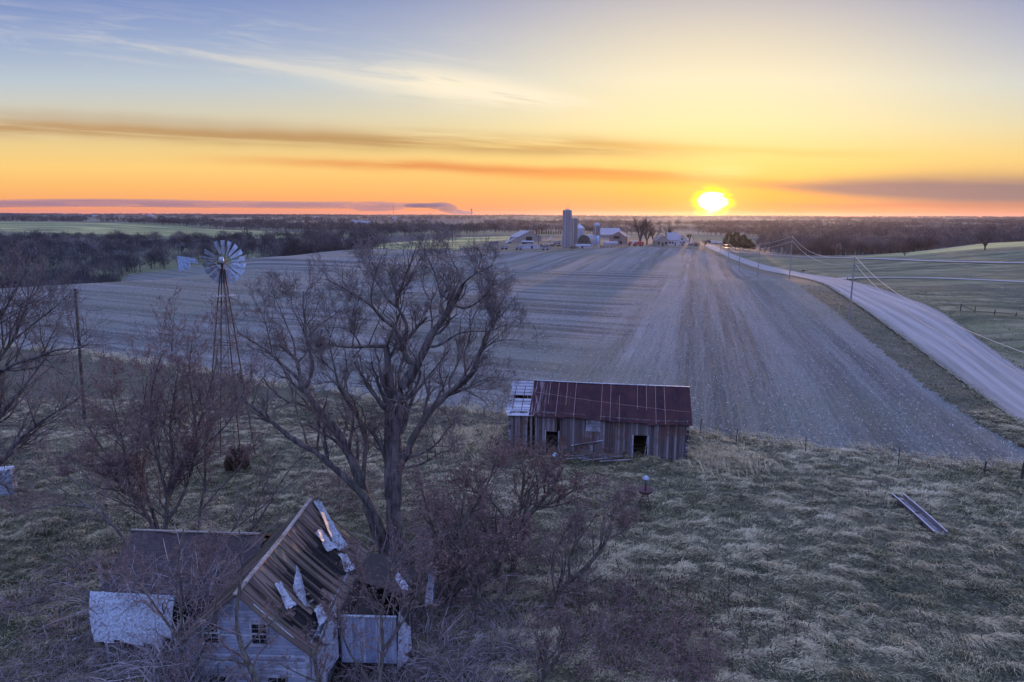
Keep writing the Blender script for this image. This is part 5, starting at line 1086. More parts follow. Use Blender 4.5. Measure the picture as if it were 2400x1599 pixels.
# ------------------------------------------------------------------ windmill
def windmill():
    hub = at(520, 615, 47.5); bx, by, bz = -20.55, 47.5, float(gz(-20.55, 47.5))
    t = thing('windmill', 'farm windmill with grey blades and tail vane on a dark lattice tower', 'windmill', (bx, by, bz)); hz = hub.z - bz; hx = hub.x - bx
    sp = 1.35; legs = [(-1, -1), (1, -1), (1, 1), (-1, 1)]
    def lp(l, f): return Vector((l[0] * sp * (1 - f) + hx * f + l[0] * .09 * f, l[1] * sp * (1 - f) + l[1] * .09 * f, -.2 * (1 - f) + (hz - .45) * f))
    for l in legs: MB().bar(lp(l, 0), lp(l, 1), .07).build('leg', M_RUSTMETAL, t)
    g = MB()
    for k in range(1, 9):
        f = k / 9.5
        for a, b in zip(legs, legs[1:] + legs[:1]): g.bar(lp(a, f), lp(b, f), .03)
    for k in range(0, 8, 2):
        for a, b in zip(legs, legs[1:] + legs[:1]): g.bar(lp(a, k / 9.5), lp(b, (k + 2) / 9.5), .014)
    g.build('girt', M_RUSTMETAL, t)
    zp = hz - 2.35; xc = hx * (zp / hz); p = MB()
    for k in range(5): p.box(xc - .62, xc + .62, -.5 + k * .22, -.5 + k * .22 + .16, zp, zp + .04)
    p.build('platform', simple('platform_board', (.30, .27, .25), (.48, .45, .42), 5), t)
    MB().tube([(xc, 0, .1), (hx, 0, hz - .5)], .018, 5).build('pump_rod', M_RUSTMETAL, t)
    MB().bar((xc - .28, -.24, zp - .85), (xc + .28, -.24, zp - .84), .04).build('step', M_GALV, t)
    # wheel: 18 blades on two rings, facing the camera
    wy = .32; n = 18
    wheel = MB(); wheel.tube([(hx, wy - .12, hz), (hx, wy + .12, hz)], [.10, .10], 12)
    for rr in (.62, 1.08):
        pts = [(hx + rr * math.cos(2 * math.pi * k / 48), wy + .04, hz + rr * math.sin(2 * math.pi * k / 48)) for k in range(49)]; wheel.tube(pts, .014, 5)
    for k in range(6):
        a_ = 2 * math.pi * (k + .25) / 6; wheel.bar((hx, wy, hz), (hx + 1.1 * math.cos(a_), wy + .03, hz + 1.1 * math.sin(a_)), .028)
    wo = wheel.build('wheel', M_RUSTMETAL, t)
    for k in range(n):
        if k == 6: continue
        a_ = 2 * math.pi * (k + .5) / n; er = Vector((math.cos(a_), 0, math.sin(a_))); et = Vector((-math.sin(a_), 0, math.cos(a_))); b = MB(); c = Vector((hx, wy, hz)); rows = []
        for j in range(5):
            u = j / 4 - .5
            rows.append([c + er * rr + et * (u * wd) + Vector((0, u * .20 * wd / .36 + .05 * (4 * u * u) * .6, 0)) for rr, wd in ((.56, .17), (1.05, .29), (1.50, .38))])
        for j in range(4):
            for i in range(2): b.slab([rows[j][i], rows[j + 1][i], rows[j + 1][i + 1], rows[j][i + 1]], .006)
        b.build('blade', M_GALV, wo)
    b = MB(); b.lathe([(.02, .30), (.16, .26), (.20, .10), (.19, -.06), (.02, -.06)], 14); o = b.build('gearbox_hood', M_GALV, t, True); o.location = (hx, -.05, hz + .02); o.scale = (.8, 1.1, 1.25)
    MB().box(hx - .22, hx + .22, -.22, .12, hz - .14, hz - .03).tube([(hx, 0, hz - .14), (hx, 0, hz - .55)], [.09, .06], 10).build('gearbox', M_RUSTMETAL, t)
    tl = MB(); tl.bar((hx - .1, -.12, hz + .02), (hx - 2.0, -.25, hz + .04), .04); tl.bar((hx - .1, -.12, hz + .16), (hx - 1.75, -.25, hz + .30), .03); tl.bar((hx - 1.55, -.24, hz - .1), (hx - 1.35, -.22, hz - .1), .03)
    tl.build('tail_arm', M_RUSTMETAL, t)
    v = MB(); v.prism([(hx - 2.98, hz + .46), (hx - 2.05, hz + .33), (hx - 1.72, hz + .28), (hx - 1.50, hz - .06), (hx - 2.08, hz - .04), (hx - 2.10, hz - .40), (hx - 2.90, hz - .62)], 'y', -.262, -.250); v.build('tail_vane', simple('blue_grey_vane', (.24, .34, .46), (.46, .55, .64), 5, .5, metal=.2, c3=(.16, .20, .26), sc3=5), t)
windmill()

# ------------------------------------------------------------------ poles and power lines
def pole(name, label, base, h, r, parts=True, group=None, lean=(0, 0)):
    t = thing(name, label, 'pole', base, 0, group); tx, ty = lean
    MB().tube([(0, 0, -.5), (tx * .5, ty * .5, h * .5), (tx, ty, h)], [r, r * .85, r * .68], 10).build('pole', M_POLE if parts else M_DARKWOOD, t)
    if parts:
        MB().lathe([(.0, h + .30), (.05, h + .28), (.075, h + .2), (.05, h + .16), (.075, h + .1), (.04, h)], 8).build('insulator', simple('porcelain', (.30, .28, .26), (.45, .42, .40), 3, .3, bmp=0), t)
        MB().bar((0, 0, h - 1.3), (.26, 0, h - 1.3), .05).lathe([(.02, h - 1.22), (.06, h - 1.25), (.06, h - 1.36), (.02, h - 1.4)], 8, .26, 0).build('neutral_bracket', M_RUSTMETAL, t)
        MB().tube([(-r * .9, 0, .1), (-r * .75, 0, h - .2)], .018, 5).build('ground_wire', M_WIRE, t)
    return t
PB = [G(1990, 748), G(1850, 652)]
for px, D_ in ((1779, 232), (1734, 275), (1708, 318), (1687, 360)):
    d = ray(px, 600); k = D_ / d.y; PB.append(gv(d.x * k, D_))
PB = [Vector((24.0, 18.0, float(gz(24, 18))))] + PB
HT = [11.2]
for b, ty in zip(PB[1:], (604, 556, 575, 582, 573, 567)):
    d = at(b.x, 0, 1) if False else ray(1200 + 1600 * b.x / (b.y / math.cos(PITCH)), ty); HT.append(max(7.0, H + d.z * (b.y / d.y) - b.z))
for k, (b, h, lb) in enumerate(zip(PB, HT, ('', 'nearest utility pole, pale grey, on the verge left of the gravel road', 'tall utility pole on the crest where the gravel road bends', 'utility pole just beyond the crest, third from the viewer',
        'utility pole fourth from the viewer, in the dip beside the road', 'utility pole fifth from the viewer, left of the dark evergreens', 'farthest utility pole at the field corner before the farm'))):
    if k: pole('utility_pole', lb, b, h, .16, True, 'utility poles along the gravel road')
for nm, dz, ox, lb in (('power_line', .28, 0, 'upper pale wire of the line strung along the road poles'), ('power_line', -1.2, .26, 'lower pale wire of the line strung along the road poles')):
    m_ = MB()
    pts = []
    for (a, ha), (b, hb) in zip(list(zip(PB, HT))[:-1], list(zip(PB, HT))[1:]):
        A_ = a + Vector((ox, 0, ha + dz)); B_ = b + Vector((ox, 0, hb + dz)); sg = .024 * (B_ - A_).length
        pts += [A_.lerp(B_, u) - Vector((0, 0, sg * 4 * u * (1 - u))) for u in [k / 16 for k in range(16)]]
    pts.append(B_); rr = [.020 + .00016 * p.y for p in pts]
    m_.tube(pts, rr, 5); o = m_.build(nm, M_WIRE); tag(o, lb, 'power line', 'wires of the roadside power line')
bp = atz(198, 985); tp = at(176, 676, bp.y + .3)
pole('bare_pole', 'leaning bare grey pole standing alone left of the windmill', (bp.x, bp.y, float(gz(bp.x, bp.y))), tp.z, .15, False, None, (tp.x - bp.x, .3))
def small_things():
    R_ = random.Random(2)
    # feed bunk in the grass
    a = G(2102, 1172); b = G(2203, 1262); L = (b - a).length; rz = math.atan2(b.y - a.y, b.x - a.x)
    t = thing('feed_trough', 'long narrow wooden feed trough with pale rims lying in the grass on the right', 'trough', (a.x, a.y, (a.z + b.z) / 2 + .12), rz)
    w = .30; bow = lambda x: .05 * math.sin(math.pi * x / L)
    M_TR = simple('grey_trough_wood', (.07, .06, .06), (.19, .165, .16), 5, .9, (.5, 4, 4)); M_RIM = simple('bleached_rim', (.42, .38, .36), (.62, .57, .54), 4)
    for s in (-1, 1):
        m_ = MB(); rim = MB()
        for k in range(10):
            x0, x1 = k * L / 10, (k + 1) * L / 10
            y0, y1 = s * w + bow(x0), s * w + bow(x1); m_.slab([(x0, y0, 0), (x1, y1, 0), (x1, y1 + s * .06, .30), (x0, y0 + s * .06, .30)], .03)
            rim.bar((x0, y0 + s * .06, .31), (x1, y1 + s * .06, .31), .05, .04)
        m_.build('side', M_TR, t); rim.build('rim', M_RIM, t)
    for x0, x1 in ((.0, L * .40), (L * .45, L)):
        f = MB(); n_ = 5
        for k in range(n_):
            xa = x0 + (x1 - x0) * k / n_; xb = x0 + (x1 - x0) * (k + 1) / n_; f.slab([(xa, -w + bow(xa), .05), (xb, -w + bow(xb), .05), (xb, w + bow(xb), .05), (xa, w + bow(xa), .05)], .03)
        f.build('floor', simple('trough_floor' + str(x0 > 0), (.11, .095, .105), (.22, .19, .20), 4), t)
    for k in range(5):
        x = .25 + k * (L - .5) / 4; MB().box(x - .06, x + .06, -w - .10, -w - .04, -.3, .2).build('leg', M_DARKWOOD, t)
    # rusty stand with bowl
    p = G(1511, 1192); t = thing('metal_stand', 'rusty spindly stand with a round bowl and a small blue-grey cap in the meadow', 'metal stand', (p.x, p.y, p.z + .12), .4); t.scale = (1.15, 1.15, 1.15)
    for k in range(4):
        a_ = .3 + k * math.pi / 2; MB().tube([(.45 * math.cos(a_), .45 * math.sin(a_), 0), (.12 * math.cos(a_), .12 * math.sin(a_), .75)], .025, 6).build('leg', M_RUSTMETAL, t)
    MB().tube([(.45 * math.cos(.3 + k * math.pi / 2), .45 * math.sin(.3 + k * math.pi / 2), .12) for k in range(5)], .022, 6).build('base_frame', M_RUSTMETAL, t)
    MB().tube([(0, 0, .6), (0, 0, 1.6)], .05, 8).build('post', M_RUSTMETAL, t)
    MB().lathe([(.05, .74), (.30, .80), (.42, .92), (.44, 1.02), (.40, 1.02), (.28, .92), (.0, .90)], 20).build('bowl', simple('rusty_bowl', (.06, .032, .032), (.11, .05, .045), 5), t, True)
    MB().lathe([(.0, 1.80), (.10, 1.75), (.20, 1.62), (.20, 1.58), (.10, 1.56), (.09, 1.35), (.0, 1.33)], 16).build('cap', M_GALV, t, True)
    # birdhouse on a branch
    p = at(1303, 1070, 31.9); t = thing('birdhouse', 'small pale blue-white birdhouse at the top of the crooked tree in front of the barn', 'birdhouse', p, .5)
    MB().box(-.10, .10, -.09, .09, -.20, .06).build('box', M_SCRAP, t); MB().slab([(-.15, -.13, .05), (-.15, .13, .05), (0, .13, .19), (0, -.13, .19)][::-1], .015).slab([(0.001, -.13, .19), (0.001, .13, .19), (.15, .13, .05), (.15, -.13, .05)][::-1], .015).build('roof', simple('pale_blue_paint', (.42, .55, .68), (.60, .70, .80), 4, .5), t)
    MB().tube([(0, 0, -.2), (-.05, 0, -.7)], .012, 5).build('perch_rod', M_TWIG, t)
    # wire fence along the stubble field
    pts = [(1640, 1022), (1724, 1046), (1888, 1066), (2106, 1092), (2306, 1112), (2394, 1128)]; P_ = [G(*q) for q in pts]; t = thing('wire_fence', 'sagging wire fence on thin dark posts between meadow and stubble field', 'fence', P_[0])
    for k, q in enumerate(P_):
        h = 1.45 if k < 4 else (1.0 if k == 4 else 1.35); r = .035 if k < 4 else (.06 if k == 4 else .10)
        MB().tube([q - P_[0] + Vector((0, 0, -.2)), q - P_[0] + Vector((R_.uniform(-.08, .08), 0, h))], r, 7).build('post', M_DARKWOOD, t)
    wm = MB()
    for z in (.45, .8, 1.15):
        for a, b in zip(P_[:-1], P_[1:]): wm.tube([(a - P_[0]).lerp(b - P_[0], u) + Vector((0, 0, z * (.75 if b is P_[-1] or a is P_[-2] else 1) - .12 * math.sin(math.pi * u))) for u in (0, .25, .5, .75, 1)], .008, 4)
    wm.build('wire', M_RUSTMETAL, t)
    # markers and posts by the road
    p = G(1960, 746); o = MB().bar((0, 0, -.1), (.55, 0, 2.9), .06).build('guy_marker', simple('faded_yellow_plastic', (.42, .36, .12), (.55, .47, .2), 3)); o.location = p; tag(o, 'thin leaning yellowish stake left of the nearest utility pole', 'stake')
    p = G(1882, 647); t = thing('sign_post', 'small dark sign on a post at the bend of the gravel road', 'road sign', p); MB().box(-.04, .04, -.04, .04, -.1, 1.9).build('post', M_POLE, t); MB().box(-.42, .42, -.07, -.045, 1.55, 2.0).build('sign', M_DARKWOOD, t)
    p = G(1986, 657); t = thing('mailbox', 'pale mailbox on a rusty post at the mouth of the driveway', 'mailbox', p); MB().box(-.06, .06, -.06, .06, -.1, 1.1).build('post', M_RUSTMETAL, t)
    MB().prism([(-.28, 1.1), (.28, 1.1), (.28, 1.35), (.18, 1.52), (-.18, 1.52), (-.28, 1.35)], 'y', -.3, .3).build('box', M_GALV, t)
    p = G(2064, 661); t = thing('wooden_post', 'stubby grey post where the driveway leaves the road bank', 'post', p); MB().tube([(0, 0, -.1), (0, 0, 1.3)], .14, 8).build('post', M_POLE, t); MB().lathe([(.0, 1.36), (.17, 1.34), (.17, 1.28)], 8).build('cap', M_GALV, t)
    P_ = [G(2251, 729), G(2284, 733), G(2330, 738), G(2380, 742)]; t = thing('broken_fence', 'broken dark fence with a slanting rail in the right pasture', 'fence', P_[0])
    for k, q in enumerate(P_): MB().tube([q - P_[0] + Vector((0, 0, -.2)), q - P_[0] + Vector((.05 * k, 0, 1.5 - .25 * k))], .09, 6).build('post', M_DARKWOOD, t)
    MB().bar(P_[0] - P_[0] + Vector((0, 0, 1.25)), P_[1] - P_[0] + Vector((0, 0, .35)), .09).bar(P_[1] - P_[0] + Vector((0, 0, .3)), P_[3] - P_[0] + Vector((0, 0, .5)), .06).build('rail', M_DARKWOOD, t)
    # white post and wall fragment at the left border
    p = atz(12, 1158); t = thing('old_appliance', 'pale blue-white metal box standing in the meadow at the left border', 'metal box', (p.x, p.y, 0), .3); MB().box(-.6, .6, -.4, .4, -.05, 1.75).build('body', M_SCRAP, t); MB().box(-.56, .56, -.43, -.402, .1, 1.65).build('door', M_PALEMETAL, t)
small_things()
# ------------------------------------------------------------------ the farm beyond the field
M_CONC = simple('silo_concrete', (.17, .155, .145), (.27, .25, .235), 1.2, .9, (1, 1, 6), c3=(.21, .19, .18), sc3=.3)
M_CONC2 = simple('stained_silo', (.14, .12, .105), (.22, .19, .165), 1.2, .9, (1, 1, 5))
M_STEEL = simple('grain_bin_steel', (.24, .27, .31), (.36, .40, .45), 2, .4, (1, 1, 8), metal=.4, bmp=.1)
M_TIN = simple('barn_tin', (.16, .165, .19), (.26, .265, .29), .8, .5, (6, 6, 1), metal=.15, bmp=.1)
M_WALLW = simple('farm_white_wall', (.34, .34, .36), (.48, .48, .50), .9, .7, (5, 5, 1))
M_TANW = simple('tan_barn_wall', (.20, .18, .15), (.30, .27, .22), .9, .8, (5, 5, 1))
M_BROWNW = simple('brown_barn_wall', (.20, .145, .115), (.30, .22, .17), .9, .8, (5, 5, 1))
M_GREENW = simple('dark_green_wall', (.045, .055, .05), (.09, .10, .09), .9, .8, (5, 5, 1))
M_ROOFG = simple('grey_shingle', (.15, .13, .13), (.24, .21, .21), 1.5, .85)
M_REDP = simple('red_paint', (.30, .035, .03), (.42, .06, .05), 1.2, .6)
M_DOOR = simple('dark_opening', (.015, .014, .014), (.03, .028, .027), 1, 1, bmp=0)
M_TANKB = simple('blue_tank', (.25, .42, .56), (.38, .55, .68), 1, .5)
def FB(px, py): p = G(px, py); return p, p.y / .985 / 1600
def shed(name, label, cat, px0, px1, pbase, hpx, ppx, depth, wall, roof, rz=0.0, ridge='y', door=None, group=None, win=(), over=.4, eave_x=False):
    """gable building; ridge 'y' = gable faces the viewer, 'x' = long side faces the viewer"""
    p, k = FB((px0 + px1) / 2, pbase); w = (px1 - px0) * k; he = hpx * k; hp = ppx * k
    t = thing(name, label, cat, (p.x, p.y, p.z - .2), rz, group)
    if ridge == 'y':
        MB().prism([(-w / 2, 0), (w / 2, 0), (w / 2, he), (0, hp), (-w / 2, he)], 'y', 0, depth).build('wall', wall, t)
        s = (hp - he) / (w / 2); e = over
        r = MB().slab([(0, -e, hp + .12), (w / 2 + e, -e, he + .12 - s * e), (w / 2 + e, depth + e, he + .12 - s * e), (0, depth + e, hp + .12)], .1)
        r.slab([(-w / 2 - e, -e, he + .12 - s * e), (-.001, -e, hp + .12), (-.001, depth + e, hp + .12), (-w / 2 - e, depth + e, he + .12 - s * e)], .1); r.build('roof', roof, t)
    else:
        MB().prism([(0, 0), (depth, 0), (depth, he), (depth / 2, hp), (0, he)], 'x', -w / 2, w / 2).build('wall', wall, t)
        s = (hp - he) / (depth / 2); e = over
        r = MB().slab([(-w / 2 - e, -e, he + .12 - s * e), (w / 2 + e, -e, he + .12 - s * e), (w / 2 + e, depth / 2, hp + .12), (-w / 2 - e, depth / 2, hp + .12)], .1)
        r.slab([(-w / 2 - e, depth / 2 + .001, hp + .12), (w / 2 + e, depth / 2 + .001, hp + .12), (w / 2 + e, depth + e, he + .12 - s * e), (-w / 2 - e, depth + e, he + .12 - s * e)], .1); r.build('roof', roof, t)
    if door:
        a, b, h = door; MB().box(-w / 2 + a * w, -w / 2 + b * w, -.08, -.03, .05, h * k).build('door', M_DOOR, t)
    for a, b, z0, z1 in win: MB().box(-w / 2 + a * w, -w / 2 + b * w, -.08, -.03, z0 * k, z1 * k).build('window', M_GLASS, t)
    return t, w, k
def silo(label, px, pbase, wpx, ptop, mat, top='flat', chute=True, nm='silo'):
    p, k = FB(px, pbase); r = wpx * k / 2; h = (pbase - ptop) * k; t = thing(nm, label, 'silo', (p.x, p.y + r, p.z - .3))
    prof = []; n = 14
    for i in range(n): prof += [(r, h * i / n), (r, h * (i + .85) / n), (r * 1.012, h * (i + .88) / n), (r * 1.012, h * (i + .97) / n)]
    prof += [(r, h)]
    MB().lathe(prof, 28).build('wall', mat, t, False)
    if top == 'dome':
        d = MB().lathe([(r * 1.05, h), (r * 1.05, h + .3)] + [(r * 1.03 * math.cos(a), h + .3 + r * .95 * math.sin(a)) for a in [k_ * math.pi / 2 / 7 for k_ in range(8)]], 24); d.build('dome', M_STEEL, t)
        rb_ = MB()
        for q in range(12):
            a = 2 * math.pi * q / 12; rb_.tube([(r * 1.05 * math.cos(b) * math.cos(a), r * 1.05 * math.cos(b) * math.sin(a), h + .3 + r * .97 * math.sin(b)) for b in [k_ * math.pi / 2 / 6 for k_ in range(7)]], .09, 4)
        rb_.build('dome_rib', M_CONC2, t)
    else:
        MB().lathe([(r * 1.04, h - .25), (r * 1.04, h), (r * .3, h + r * .28), (0, h + r * .30)], 28).build('roof', M_CONC, t)
        if top == 'hoop':
            MB().tube([(-1.0 + 0 * q, 0, h + .3) if q == 0 else (-.9 * math.cos(math.pi * q / 10), 0, h + .5 + 1.1 * math.sin(math.pi * q / 10)) for q in range(11)], .10, 6).build('hoop', M_STEEL, t)
            MB().bar((-.15, 0, h + .5), (-.15, 0, h + 4.6), .07).bar((.8, 0, h + .5), (.8, 0, h + 4.0), .06).build('antenna', M_CONC2, t)
    if chute:
        c = MB().tube([(-r * .52, -r * .93, .5), (-r * .52, -r * .93, h + .2)], .30, 8); c.build('chute', M_STEEL, t)
        l = MB().bar((r * .62, -r * .85, .3), (r * .62, -r * .85, h), .10).bar((r * .62 + .4, -r * .82, .3), (r * .62 + .4, -r * .82, h), .10); l.build('ladder', M_STEEL, t)
    return t
silo('tallest grey concrete silo with a hoop and antennas on its roof', 1329, 581, 21.0, 496, M_CONC, 'hoop')
silo('shorter dark silo standing right behind the tallest silo', 1347, 577, 13.5, 514, M_CONC2, 'flat')
silo('brown silo with a ribbed metal dome', 1399, 574, 16.0, 531, M_CONC2, 'dome')
p, k = FB(1366, 572); t = thing('grain_bin', 'corrugated steel grain bin with conical roof behind the round-roofed barn', 'grain bin', (p.x, p.y + 26, float(gz(p.x, p.y + 26)))); r = 24.5 * k / 2
MB().lathe([(r + (.05 if i % 2 else 0), i * .55) for i in range(19)], 28).build('wall', M_STEEL, t); MB().lathe([(r * 1.03, 9.9), (r * .12, 12.6), (.5, 12.7), (.5, 13.1), (0, 13.2)], 28).build('roof', M_STEEL, t)
def quonset():
    p, k = FB(1369, 576); w = 34 * k; r = w / 2; h = 25 * k; t = thing('arched_barn', 'round-roofed barn with dark green end wall between the silos', 'barn', (p.x, p.y, p.z - .2), -.35)
    A_ = [math.pi * q / 18 for q in range(19)]; pl = [(r * math.cos(a), h * math.sin(a) ** .85) for a in A_]
    MB().prism([(x * .97, z * .97) for x, z in pl], 'y', 0, 17).build('end_wall', M_GREENW, t)
    m_ = MB(); n = len(pl); m_.v = [(x, -.3, z) for x, z in pl] + [(x, 17.3, z) for x, z in pl]; m_.f = [[i, i + 1, n + i + 1, n + i] for i in range(n - 1)]; m_.build('roof', M_TIN, t, True)
    for x in (-1.0, 1.2): MB().box(x - .4, x + .4, -.06, -.02, 2.2, 2.9).build('window', M_GLASS, t)
quonset()
shed('lean_to_shed', 'white low shed with a small lean-to roof in front of the round-roofed barn', 'shed', 1351, 1383, 582, 6.5, 9.5, 4.5, M_WALLW, M_TIN, 0, 'x', (.36, .5, 5))
p, k = FB(1400, 574); t = thing('storage_tank', 'light blue upright tank at the foot of the domed silo', 'tank', (p.x, p.y - 1.6, p.z)); MB().lathe([(0, .2), (.9, .25), (.95, .5), (.95, 5.2), (.7, 5.7), (0, 5.9)], 16).build('tank', M_TANKB, t, True); MB().box(-.9, .9, -.9, .9, 0, .22).build('base', M_CONC, t)
shed('long_barn', 'long low barn with purple-grey metal roof behind the domed silo', 'barn', 1404, 1456, 558, 8, 22, 26, M_TANW, M_TIN, 0, 'x')
shed('gable_barn', 'brown gabled barn with a pale hay door facing the field', 'barn', 1428, 1468, 573, 17, 29, 22, M_BROWNW, M_ROOFG, -.25, 'y', (.62, .74, 8), None, ((.25, .6, 14, 19),))
shed('low_shed', 'low pale violet shed in front of the brown gabled barn', 'shed', 1418, 1446, 575, 5.5, 9, 4, M_WALLW, M_TIN, 0, 'x')
shed('machine_shed', 'broad tan machine shed with dark open door left of the silos', 'shed', 1213, 1270, 567, 11, 25, 20, M_TANW, M_TIN, .30, 'y', (.34, .60, 12))
shed('stall_shed', 'small open stall with blue-grey roof in front of the machine shed', 'shed', 1224, 1249, 574, 7, 9.5, 5, M_DOOR, M_TIN, 0, 'x')
shed('white_shed', 'small white shed with a dark door nearest the field left of the silos', 'shed', 1219, 1264, 583, 8, 11.5, 5, M_WALLW, M_TIN, 0, 'y', (.57, .66, 7), None, (), .3)
shed('farmhouse_cottage', 'small grey gabled cottage facing the field', 'house', 1538, 1567, 577, 13, 25, 8, M_TANW, M_ROOFG, .1, 'y', (.45, .58, 9), None, ((.12, .28, 4, 10), (.70, .86, 4, 10)))
t, w, k = shed('white_farmhouse', 'large white farmhouse with pale roof right of the cottage', 'house', 1566, 1590, 576, 14, 30, 9, M_WALLW, M_TIN, 0, 'x', (.62, .72, 8), None, ((.1, .25, 5, 10), (.35, .5, 5, 10)))
shed('gable_wing', 'white gabled wing with dark gable vent at the right end of the white farmhouse', 'house', 1586, 1608, 573, 11, 21, 9, M_WALLW, M_TIN, .15, 'y', None, None, ((.45, .62, 10, 15),))
shed('garage', 'low brown garage right of the white farmhouse', 'garage', 1621, 1640, 577, 6, 9.5, 7, M_BROWNW, M_ROOFG, .1, 'y', (.4, .65, 5))
shed('far_hut', 'tiny pale hut behind the brown garage', 'hut', 1609, 1617, 566, 4, 6, 3, M_WALLW, M_TIN, 0, 'x')
# feedlot board fence, cattle, machines
a, b = G(1408, 583), G(1472, 579); L = (b - a).length; rz = math.atan2(b.y - a.y, b.x - a.x); t = thing('board_fence', 'brown board fence along the feedlot in front of the brown gabled barn', 'fence', a, rz)
for k in range(9): MB().box(k * L / 8 - .12, k * L / 8 + .12, -.1, .1, -.2, 1.9).build('post', M_DARKWOOD, t)
m_ = MB()
for z in (.4, .85, 1.3, 1.7): m_.box(0, L, -.16, -.1, z, z + .24)
m_.build('boards', M_BROWNW, t)
def cow_mesh():
    m_ = MB(); m_.tube([(-1.05, 0, 1.05), (-.9, 0, 1.1), (-.3, 0, 1.02), (.4, 0, 1.0), (.85, 0, 1.12), (1.05, 0, 1.25), (1.25, 0, 1.3), (1.45, 0, 1.18), (1.62, 0, 1.02)], [.12, .34, .42, .40, .34, .22, .19, .17, .09], 10)
    for x, y in ((-.8, .2), (-.8, -.2), (.65, .2), (.65, -.2)): m_.tube([(x, y, .95), (x + .03, y, .5), (x, y, .0)], [.15, .075, .06], 6)
    m_.tube([(-1.08, 0, 1.25), (-1.2, 0, .9), (-1.18, 0, .5)], [.04, .03, .05], 5); m_.tube([(1.38, .12, 1.32), (1.32, .34, 1.34)], [.06, .03], 5); m_.tube([(1.38, -.12, 1.32), (1.32, -.34, 1.34)], [.06, .03], 5); return m_
M_COWB = simple('black_hide', (.02, .018, .018), (.05, .045, .045), 2, .8); M_COWW = simple('pied_hide', (.03, .028, .028), (.62, .60, .58), 1.4, .8, lo=.48, hi=.52)
rc = random.Random(7); cows = {}
for q, (px, py) in enumerate([(1268, 579), (1274, 577.5), (1281, 580), (1287, 578), (1294, 579.5), (1301, 577), (1310, 580), (1277, 582), (1345, 583), (1352, 584), (1340, 584.5), (1391, 580)]):
    p = G(px, py); w_ = q % 2; nm = 'pied' if w_ else 'black'
    o = cow_mesh().build('cow', M_COWW if w_ else M_COWB, None, True) if w_ not in cows else cows[w_].copy()
    if w_ in cows: COL.objects.link(o)
    cows[w_] = o; o.location = p; o.rotation_euler = (0, 0, rc.uniform(0, 6.28)); tag(o, ('black and white cow' if w_ else 'black cow') + ' in the feedlot left of the silos' if px < 1330 else ('black and white cow' if w_ else 'black cow') + ' at the foot of the silos', 'cow', nm + ' cattle ' + ('left of the silos' if px < 1330 else 'below the silos'))
def truck(px, py, label, cab, box_, rz, L=6.0, nm='farm_truck', cat='truck'):
    p = G(px, py); t = thing(nm, label, cat, p, rz); k = L / 6
    MB().prism([(-3.0 * k, .7), (-1.2 * k, .7), (-1.2 * k, 2.5), (-2.2 * k, 2.5), (-2.5 * k, 1.6), (-3.0 * k, 1.5)], 'y', -1.0, 1.0).build('cab', cab, t); MB().box(-1.1 * k, 3.0 * k, -1.1, 1.1, .9, 2.7).build('box', box_, t)
    for x in (-2.3 * k, 1.0 * k, 2.1 * k):
        for s in (-1, 1): MB().tube([(x, s * .98, .48), (x, s * 1.16, .48)], .48, 12).build('wheel', M_DOOR, t)
    return t
truck(1483, 576, 'red truck with a white box parked left of the bare farm trees', M_REDP, M_WALLW, .2); truck(1497, 577, 'red wagon with a pale load beside the red truck', M_REDP, M_REDP, -.2)
truck(1676, 572, 'white pickup parked by the farm gate at the road end', M_WALLW, M_WALLW, .3, 5); truck(1686, 573, 'white van nearest the road at the farm gate', M_WALLW, M_WALLW, 2.0, 5); truck(1667, 571, 'dark trailer with white frame left of the white pickup', M_DOOR, M_WALLW, 0, 5)
def implement(px, py, label, s, rz):
    p = G(px, py); t = thing('auger', label, 'auger', p, rz); MB().tube([(-4 * s, 0, .5), (4 * s, 0, 4.5 * s)], .28, 8).build('tube', M_WALLW, t); MB().bar((-1 * s, -.8, .4), (1.5 * s, 0, 3.2 * s), .14).bar((-1 * s, .8, .4), (1.5 * s, 0, 3.2 * s), .14).build('frame', M_WALLW, t)
    for q in (-1, 1): MB().tube([(-1 * s, q * .8, .45), (-1 * s, q * 1.0, .45)], .45, 10).build('wheel', M_DOOR, t)
implement(1190, 572, 'white grain auger raised steeply left of the machine shed', 1.0, 1.2); implement(1198, 570, 'second white grain auger right of the steep auger', .8, .5); implement(1288, 566, 'white auger standing between machine shed and silos', .8, 1.0)
def wagon(px, py, label, mat, L=4.5):
    p = G(px, py); t = thing('hay_wagon', label, 'wagon', p, rc.uniform(-.4, .4)); MB().box(-L / 2, L / 2, -1.1, 1.1, .8, 1.0).box(-L / 2, -L / 2 + .1, -1.1, 1.1, 1.0, 2.0).box(L / 2 - .1, L / 2, -1.1, 1.1, 1.0, 2.0).box(-L / 2 + .1, L / 2 - .1, 1.0, 1.1, 1.0, 1.7).build('bed', mat, t)
    for x in (-L * .3, L * .3):
        for q in (-1, 1): MB().tube([(x, q * .9, .42), (x, q * 1.08, .42)], .42, 10).build('wheel', M_DOOR, t)
for px, py, lb in ((1152, 572, 'pale wagon at the far left of the farmyard'), (1162, 571, 'white wagon right of the pale wagon in the grass'), (1182, 585, 'white wagon at the field edge left of the white shed'), (1216, 586, 'white wagon at the field edge below the white shed'), (1278, 587, 'low pale wagon right of the white shed'), (1306, 573, 'pale wagon left of the tallest silo')): wagon(px, py, lb, M_TIN, 3.4)
for px, py, ln, lb in ((1452, 576, 12, 'bare pole in front of the brown gabled barn'), (1453, 560, 14, 'thin mast beside the long purple-roofed barn'), (1469, 579, 10, 'bare pole at the right end of the feedlot fence'), (1262, 575, 12, 'bare pole beside the machine shed'), (1553, 566, 12, 'pole behind the grey cottage'), (1625, 566, 10, 'pole behind the brown garage')):
    p = G(px, py); pole('yard_pole', lb, p, ln, .16, False)

